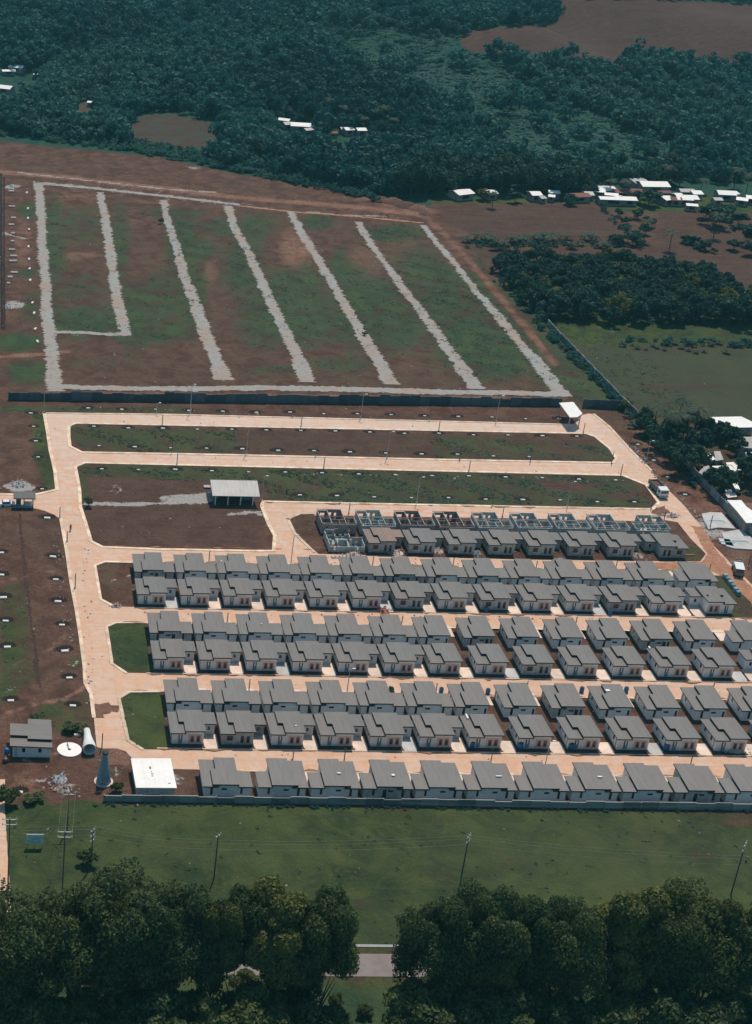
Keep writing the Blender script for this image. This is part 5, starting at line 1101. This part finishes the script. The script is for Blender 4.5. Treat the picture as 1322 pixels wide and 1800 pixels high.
# palms and bananas
def palm_proto(name, seed, h, n=16, L=3.6, mat='palm'):
    r = random.Random(seed); e = link(name, None); mb = MB(); P = [Vector((0, 0, -.2))]; lean = (r.uniform(-.6, .6), r.uniform(-.6, .6))
    for i in range(1, 6): P.append(Vector((lean[0]*(i/5)**2, lean[1]*(i/5)**2, h*i/5)))
    for i in range(5): mb.tube(P[i], P[i+1], .2-.02*i, .18-.02*i, 7, False)
    link('trunk', mb.mesh('trunk', M['bark']), e); Q = []
    for k in range(n):
        a = 2*math.pi*k/n + r.uniform(-.15, .15); up = r.uniform(.1, 1.1); d = Vector((math.cos(a), math.sin(a), 0)); sd = Vector((-d.y, d.x, 0)); pr = None
        for j in range(9):
            t_ = j/8; c = P[-1] + d*L*t_*(1-.12*t_) + Vector((0, 0, up*L*.55*t_ - 1.15*L*.6*t_*t_)); w_ = .62*math.sin(math.pi*min(1, t_*.85+.12)) 
            if pr is not None:
                for s_ in (-1, 1):
                    for u_ in (0, .5):
                        c0 = pr[0].lerp(c, u_); c1 = pr[0].lerp(c, u_+.36); Q.append([c0, c1, c1 + sd*s_*w_ + d*.25 - Vector((0,0,.25*w_)), c0 + sd*s_*w_ + d*.22 - Vector((0,0,.3*w_))])
            pr = (c, w_)
    link('crown', quads_mesh('crown', np.array([[tuple(v) for v in q_] for q_ in Q]), M[mat]), e); return e
pm = [palm_proto('palm_tree', 400+k, h_, 16, L_, 'palm') for k, (h_, L_) in enumerate(((8,3.8),(10,4.2),(6,3.4)))]
for i, (p, q, s_) in enumerate([(1176,440,1.0),(1254,418,1.0),(1096,345,1.2),(1070,345,.9),(1166,330,1),(1230,340,1.1),(1290,330,1.1),(1310,345,1),(1200,770,1.1),(1218,775,1.25),(1182,790,1.1),(1150,745,.9),(1160,768,.9),(1190,745,.8),(640,228,1),(655,222,1),(670,226,1.1),(690,230,1),(600,215,1),(575,205,.9),(440,170,1),(865,365,.8),(1132,425,.9)]):
    X, Y = at(p, q); wh = 'by the right boundary wall' if q > 700 else 'near the far village' if q > 320 else 'in the forest'
    plant(pm[i % 3], X, Y, f"palm tree with arching fronds {wh}, {nth(i)} of the palms", 'palm tree', 'palm trees', s_)
bn = [palm_proto('banana_plant', 450+k, 1.6, 9, 2.0, 'palm') for k in range(2)]
r = random.Random(9)
for i in range(44):
    if i < 28: p = 822 + i*10.2 + r.uniform(-4, 4); q = 428 + r.uniform(-7, 9); wh = 'in the line across the brown field'
    else: p = 1120 + (i-28)*13 + r.uniform(-4, 4); q = 610 + r.uniform(-6, 12); wh = 'below the dense grove'
    X, Y = at(p, q); plant(bn[i % 2], X, Y, f"banana plant {wh}, {nth(i if i < 28 else i-28)} from left", 'banana plant', 'banana plants', r.uniform(1.2, 1.9) if i < 28 else r.uniform(.5, .9))
# trees about the settlements
for i, (p, q, s_, k, lab) in enumerate([(1135,765,1.1,0,'dark tree nearest the wall corner above the settlement'),(1158,790,1.2,2,'dark tree along the right boundary wall, second of the clump'),(1178,812,1.2,0,'dark tree along the right boundary wall, third of the clump'),(1200,832,1.3,2,'large dark tree above the old grey sheet roof'),(1222,800,1.2,1,'dark tree behind the narrow white roof'),(1240,775,1.2,0,'dark tree left of the large white settlement roof'),
     (1130,748,.8,1,'small tree at the top of the wall clump'),(1175,755,.9,3,'small dark tree in the upper wall clump'),(1210,752,.9,1,'dark tree upper right of the wall clump'),(1185,775,1.1,3,'dark tree in the heart of the wall clump'),(1215,822,1.1,2,'dark tree low in the wall clump'),(1262,772,1.0,0,'dark tree under the large white roof'),(1280,785,.9,1,'dark tree left of the zinc roof'),(1306,782,.6,1,'shrub in front of the zinc roof'),
     (1262,868,1.2,2,'dark bushy tree above the tiny white roof'),(1276,858,.9,0,'dark tree right of the bushy one near tiny roof'),(1250,858,.9,3,'dark tree near the wall left of the bushy one'),(1318,850,1.4,2,'big dark tree at the right edge of the settlement'),(1316,835,1.1,0,'dark tree behind the big one at the right edge'),(1294,800,.8,1,'dark tree in the settlement yard'),
     (1112,432,.9,2,'round bushy tree in the field line right of centre'),(1130,412,.9,0,'bushy tree above the field line corner'),(1080,430,.8,1,'green tree in the middle of the field line'),(1120,385,.8,3,'tree on the hedge running up from the field line'),(1100,395,.7,0,'tree lower on the hedge by the brown field'),(1088,380,.6,1,'tree at the hedge top by the village'),(1140,398,.8,1,'tree right of the hedge below the village'),
     (1205,428,.7,0,'bush row tree in the right field, left one'),(1220,430,.7,1,'bush row tree in the right field, middle one'),(1237,440,.8,3,'dark bush row tree in the right field, right one'),(1255,445,.4,1,'tiny bush in the right field'),(1290,440,.9,0,'tree left of the right edge clump in the field'),(1312,430,1.5,2,'large tree at the right edge of the right field'),(1322,450,1.2,0,'tree below the large right edge one'),
     (1255,398,1.6,2,'large dark tree in front of the village right part'),(1240,385,1.2,0,'dark tree beside the large village tree'),(1272,385,1.3,3,'dark tree right of the large village tree'),(1140,362,1.3,2,'dark tree in the middle of the village'),(1125,358,1.0,1,'dark tree behind the village cluster'),(1000,360,1.0,0,'tree between village huts and rust roof'),(1035,345,1.0,1,'tree behind the rust village roof'),
     (848,352,1.0,4,'pale yellow green tree between two forest edge huts'),(905,356,.9,1,'tree right of the forest edge huts'),(870,440,.7,0,'tree at the left of the banana line'),(890,455,.8,3,'tree at the upper left tip of the grove'),(1298,395,1.0,1,'tree behind the right edge clump')]):
    X, Y = at(p, q); plant(gt[k], X, Y, lab, 'tree', 'trees around the settlements', s_*(1.15 if q < 460 else 1), sz=.72 if q < 460 else 1)

# ------------------------------------------------------------------ the forest
fb = [crown(500+k, 1.0, .85, .95, n_, sz_, lb) for k, (n_, sz_, lb) in enumerate(((330,.105,8),(350,.10,10),(320,.11,7),(340,.105,12),(330,.105,9)))]
def merge(name, T, mat, label, cat):
    out = []; tn = []
    for x, y, z, s_, sz, a, k, ti in T:
        q_ = fb[k]; c_, s2 = math.cos(a), math.sin(a); R_ = np.array([[c_, s2, 0], [-s2, c_, 0], [0, 0, 1]])
        v = (q_ @ R_) * np.array([s_, s_, s_*sz]) + np.array([x, y, z]); out.append(v); tn.append(np.full(len(v), ti))
    return kind(tag(link(name, quads_mesh(name, np.concatenate(out), M[mat], np.concatenate(tn))), label, cat), 'stuff')
r = random.Random(77); T = []; edge = []
HOLES = [FIELD_TOP, [(220,222),(250,200),(300,196),(384,212),(392,280),(300,272),(218,262)], [(118,180),(172,180),(178,214),(120,214)], [(480,215),(556,215),(560,262),(478,262)], [(575,232),(648,230),(652,268),(572,268)], [(0,118),(78,128),(78,166),(0,192)]]
y = 640.0
while y < 1420:
    st = 5.2 + max(0, (y-900))*.004; x = -10.0 + r.uniform(0, st)
    while x < y*.52 + 20:
        X, Y = x + r.uniform(-1.8, 1.8), y + r.uniform(-1.8, 1.8); Z = float(hgt(X, Y)); a, b = proj(X, Y, Z)
        if -30 < a < 1350 and in_poly(a, b, FOREST) and r.random() < .93 and not any(in_poly(a, b, h_) for h_ in HOLES):
            n1 = math.sin(X/31 + 2*math.sin(Y/47)) + math.sin(Y/29 + X/61)
            scrub = in_poly(a, b, [(560,40),(800,60),(960,170),(1180,250),(1200,310),(900,300),(820,200),(640,140)])
            big_ = scrub and r.random() < .06; s_ = (r.uniform(3.0, 4.6) if scrub and not big_ else 3.0 + 4.4*r.random()**1.6 + .6*n1); sz = r.uniform(.8, 1.35) if not scrub or big_ else .35
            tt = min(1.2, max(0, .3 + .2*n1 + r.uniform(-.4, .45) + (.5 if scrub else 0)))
            if b > 322 and a > 700 or (b > 215 and r.random() < .02): edge.append((X, Y, a, b, s_))
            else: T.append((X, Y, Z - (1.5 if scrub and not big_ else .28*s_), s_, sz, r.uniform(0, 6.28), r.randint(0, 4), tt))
        x += st*r.uniform(.8, 1.2)
    y += st*.95
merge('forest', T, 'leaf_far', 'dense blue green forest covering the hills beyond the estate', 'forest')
print('forest trees', len(T), 'edge', len(edge))
ft = [tree_proto('forest_tree', 600+k, 9, 4.6, 1500, .34, 'leaf_mid', 18, True, .2) for k in range(4)]
for i, (X, Y, a, b, s_) in enumerate(sorted(edge, key=lambda t_: t_[2])[:95]): plant(ft[i % 4], X, Y, f"tree standing at the forest edge, {nth(i)} from left", 'tree', 'forest edge trees', s_/4.6)
T = []; bl = [(-10,228),(60,236),(140,246),(220,256),(300,270),(380,286),(450,300),(520,316),(600,330),(660,344)]
for i in range(len(bl)-1):
    for k in range(75):
        t_ = r.random(); p = bl[i][0]+(bl[i+1][0]-bl[i][0])*t_; q = bl[i][1]+(bl[i+1][1]-bl[i][1])*t_ + r.uniform(-12, 10); X, Y = at(p, q); T.append((X, Y, -.2, r.uniform(.9, 2.3), .8, r.uniform(0, 6.28), r.randint(0, 4), r.random()))
for k in range(260):
    T.append((r.uniform(20, 185), 243.0 - abs(r.gauss(0, .4)), -.1, r.uniform(.15, .45), .8, r.uniform(0, 6.28), r.randint(0, 4), -.4))  # wall foot: low dark tint stands for dark grass plus the wall's shade
merge('shrub_belt', T, 'leaf_bush', 'belt of low teal green shrubs along the bare earth edge', 'shrubs')
T = []
for k in range(900):
    x, y = r.uniform(150, 300), r.uniform(520, 680); a, b = proj(x, y, 0)
    if in_poly(a, b, GROVE) and a < 1350: T.append((x, y, -.2, r.uniform(1.0, 2.2), .9, r.uniform(0, 6.28), r.randint(0, 4), r.random()*.8))
for L, n_, w_ in (([(820,432),(1100,432)], 70, 6), ([(1050,360),(1130,430)], 40, 8), ([(1200,428),(1250,445)], 16, 4), ([(1090,604),(1340,606)], 45, 6), ([(965,590),(1095,715)], 70, 5), ([(870,480),(960,575)], 50, 10), ([(1100,735),(1230,850)], 40, 10)):
    for k in range(n_):
        t_ = r.random(); X, Y = at(L[0][0]+(L[1][0]-L[0][0])*t_ + r.uniform(-w_, w_), L[0][1]+(L[1][1]-L[0][1])*t_ + r.uniform(-w_, w_)*.8); T.append((X, Y, -.2, r.uniform(.6, 1.7), .8, r.uniform(0, 6.28), r.randint(0, 4), r.random()))
merge('undergrowth', T, 'leaf_far', 'dark bushy undergrowth filling the grove and hedge lines', 'undergrowth')
# red earth heaps at the end of the bulldozed strip
for k, (p, q, w_, d_, h_) in enumerate(((668,352,5,5,1.6),(690,356,6,4,2.0),(712,362,5,5,1.8),(735,368,4.5,4,1.6),(748,376,3,4,1.2),(640,352,5,3,1.0),(600,352,6,2.5,.9))):
    X, Y = at(p, q); rr = random.Random(k); mb = MB(); n = 18; P0 = []
    for ring, (rd, z) in enumerate(((1, -.1), (.8, .35), (.5, .75), (.2, 1.0))): P0 += [(w_*rd*math.cos(2*math.pi*i/n)*rr.uniform(.85,1.15), d_*rd*math.sin(2*math.pi*i/n)*rr.uniform(.85,1.15), h_*z*rr.uniform(.85,1.15)) for i in range(n)]
    mb.add(P0, [(a*n+i, a*n+(i+1)%n, (a+1)*n+(i+1)%n, (a+1)*n+i) for a in range(3) for i in range(n)] + [tuple(range(3*n, 4*n))])
    tag(obj('earth_mound', mb, M['earthpatch'] if k % 2 else M['earth'], None, (X, Y, 0), smooth=True), f"red earth heap at the end of the bulldozed strip, {nth(k)} of seven", 'earth heap', 'red earth heaps')
# weeds: tufts on the fields and along walls
g = np.random.default_rng(3); P_ = []
for (x0, x1, y0, y1, n_, s0) in ((-5, 190, 205, 243, 250, .12), (22, 170, 242.3, 243.8, 500, .3), (20, 175, 455, 690, 5200, .28), (150, 215, 440, 640, 2200, .28), (0, 30, 250, 420, 500, .2), (28, 190, 374, 394, 3000, .14), (28, 190, 403, 421, 2200, .14), (25, 185, 432, 440, 900, .14), (-10, 24, 395, 440, 500, .2)):
    X = g.uniform(x0, x1, n_); Y = g.uniform(y0, y1, n_)
    keep = np.array([gval('grass', a, b) + .35*math.sin(a/3.1+b/2.3) > .3 for a, b in zip(X, Y)])
    P_.append(np.stack([X, Y, np.full(n_, .0), np.full(n_, s0)], -1)[keep])
P_ = np.concatenate(P_); rep = 9; c = np.repeat(P_[:, :3], rep, 0) + g.normal(0, 1, (len(P_)*rep, 3))*np.repeat(P_[:, 3], rep)[:, None]*np.array([1.6, 1.6, .6]); c[:, 2] = np.abs(c[:, 2])*.5 + .03
nr = g.normal(0, 1, c.shape); nr[:, 2] = np.abs(nr[:, 2]) + 1.2
kind(tag(link('weeds', quads_mesh('weeds', leaf_quads(c, nr, .15, g), M['grass_tuft'], g.random(len(c)))), 'tufts of weeds scattered over the grass and dirt', 'weeds'), 'stuff')

# ------------------------------------------------------------------ air
hm = bpy.data.materials.new('haze'); hm.use_nodes = True; hn = hm.node_tree; hn.nodes.clear()
ho = hn.nodes.new('ShaderNodeOutputMaterial'); hv = hn.nodes.new('ShaderNodeVolumePrincipled'); hv.inputs['Color'].default_value = (.25, .75, .85, 1); hv.inputs['Density'].default_value = .00009
hn.links.new(hv.outputs[0], ho.inputs['Volume'])
kind(obj('haze', MB().box(-6100, 6100, -2600, 9200, -45, 230), hm), 'stuff')
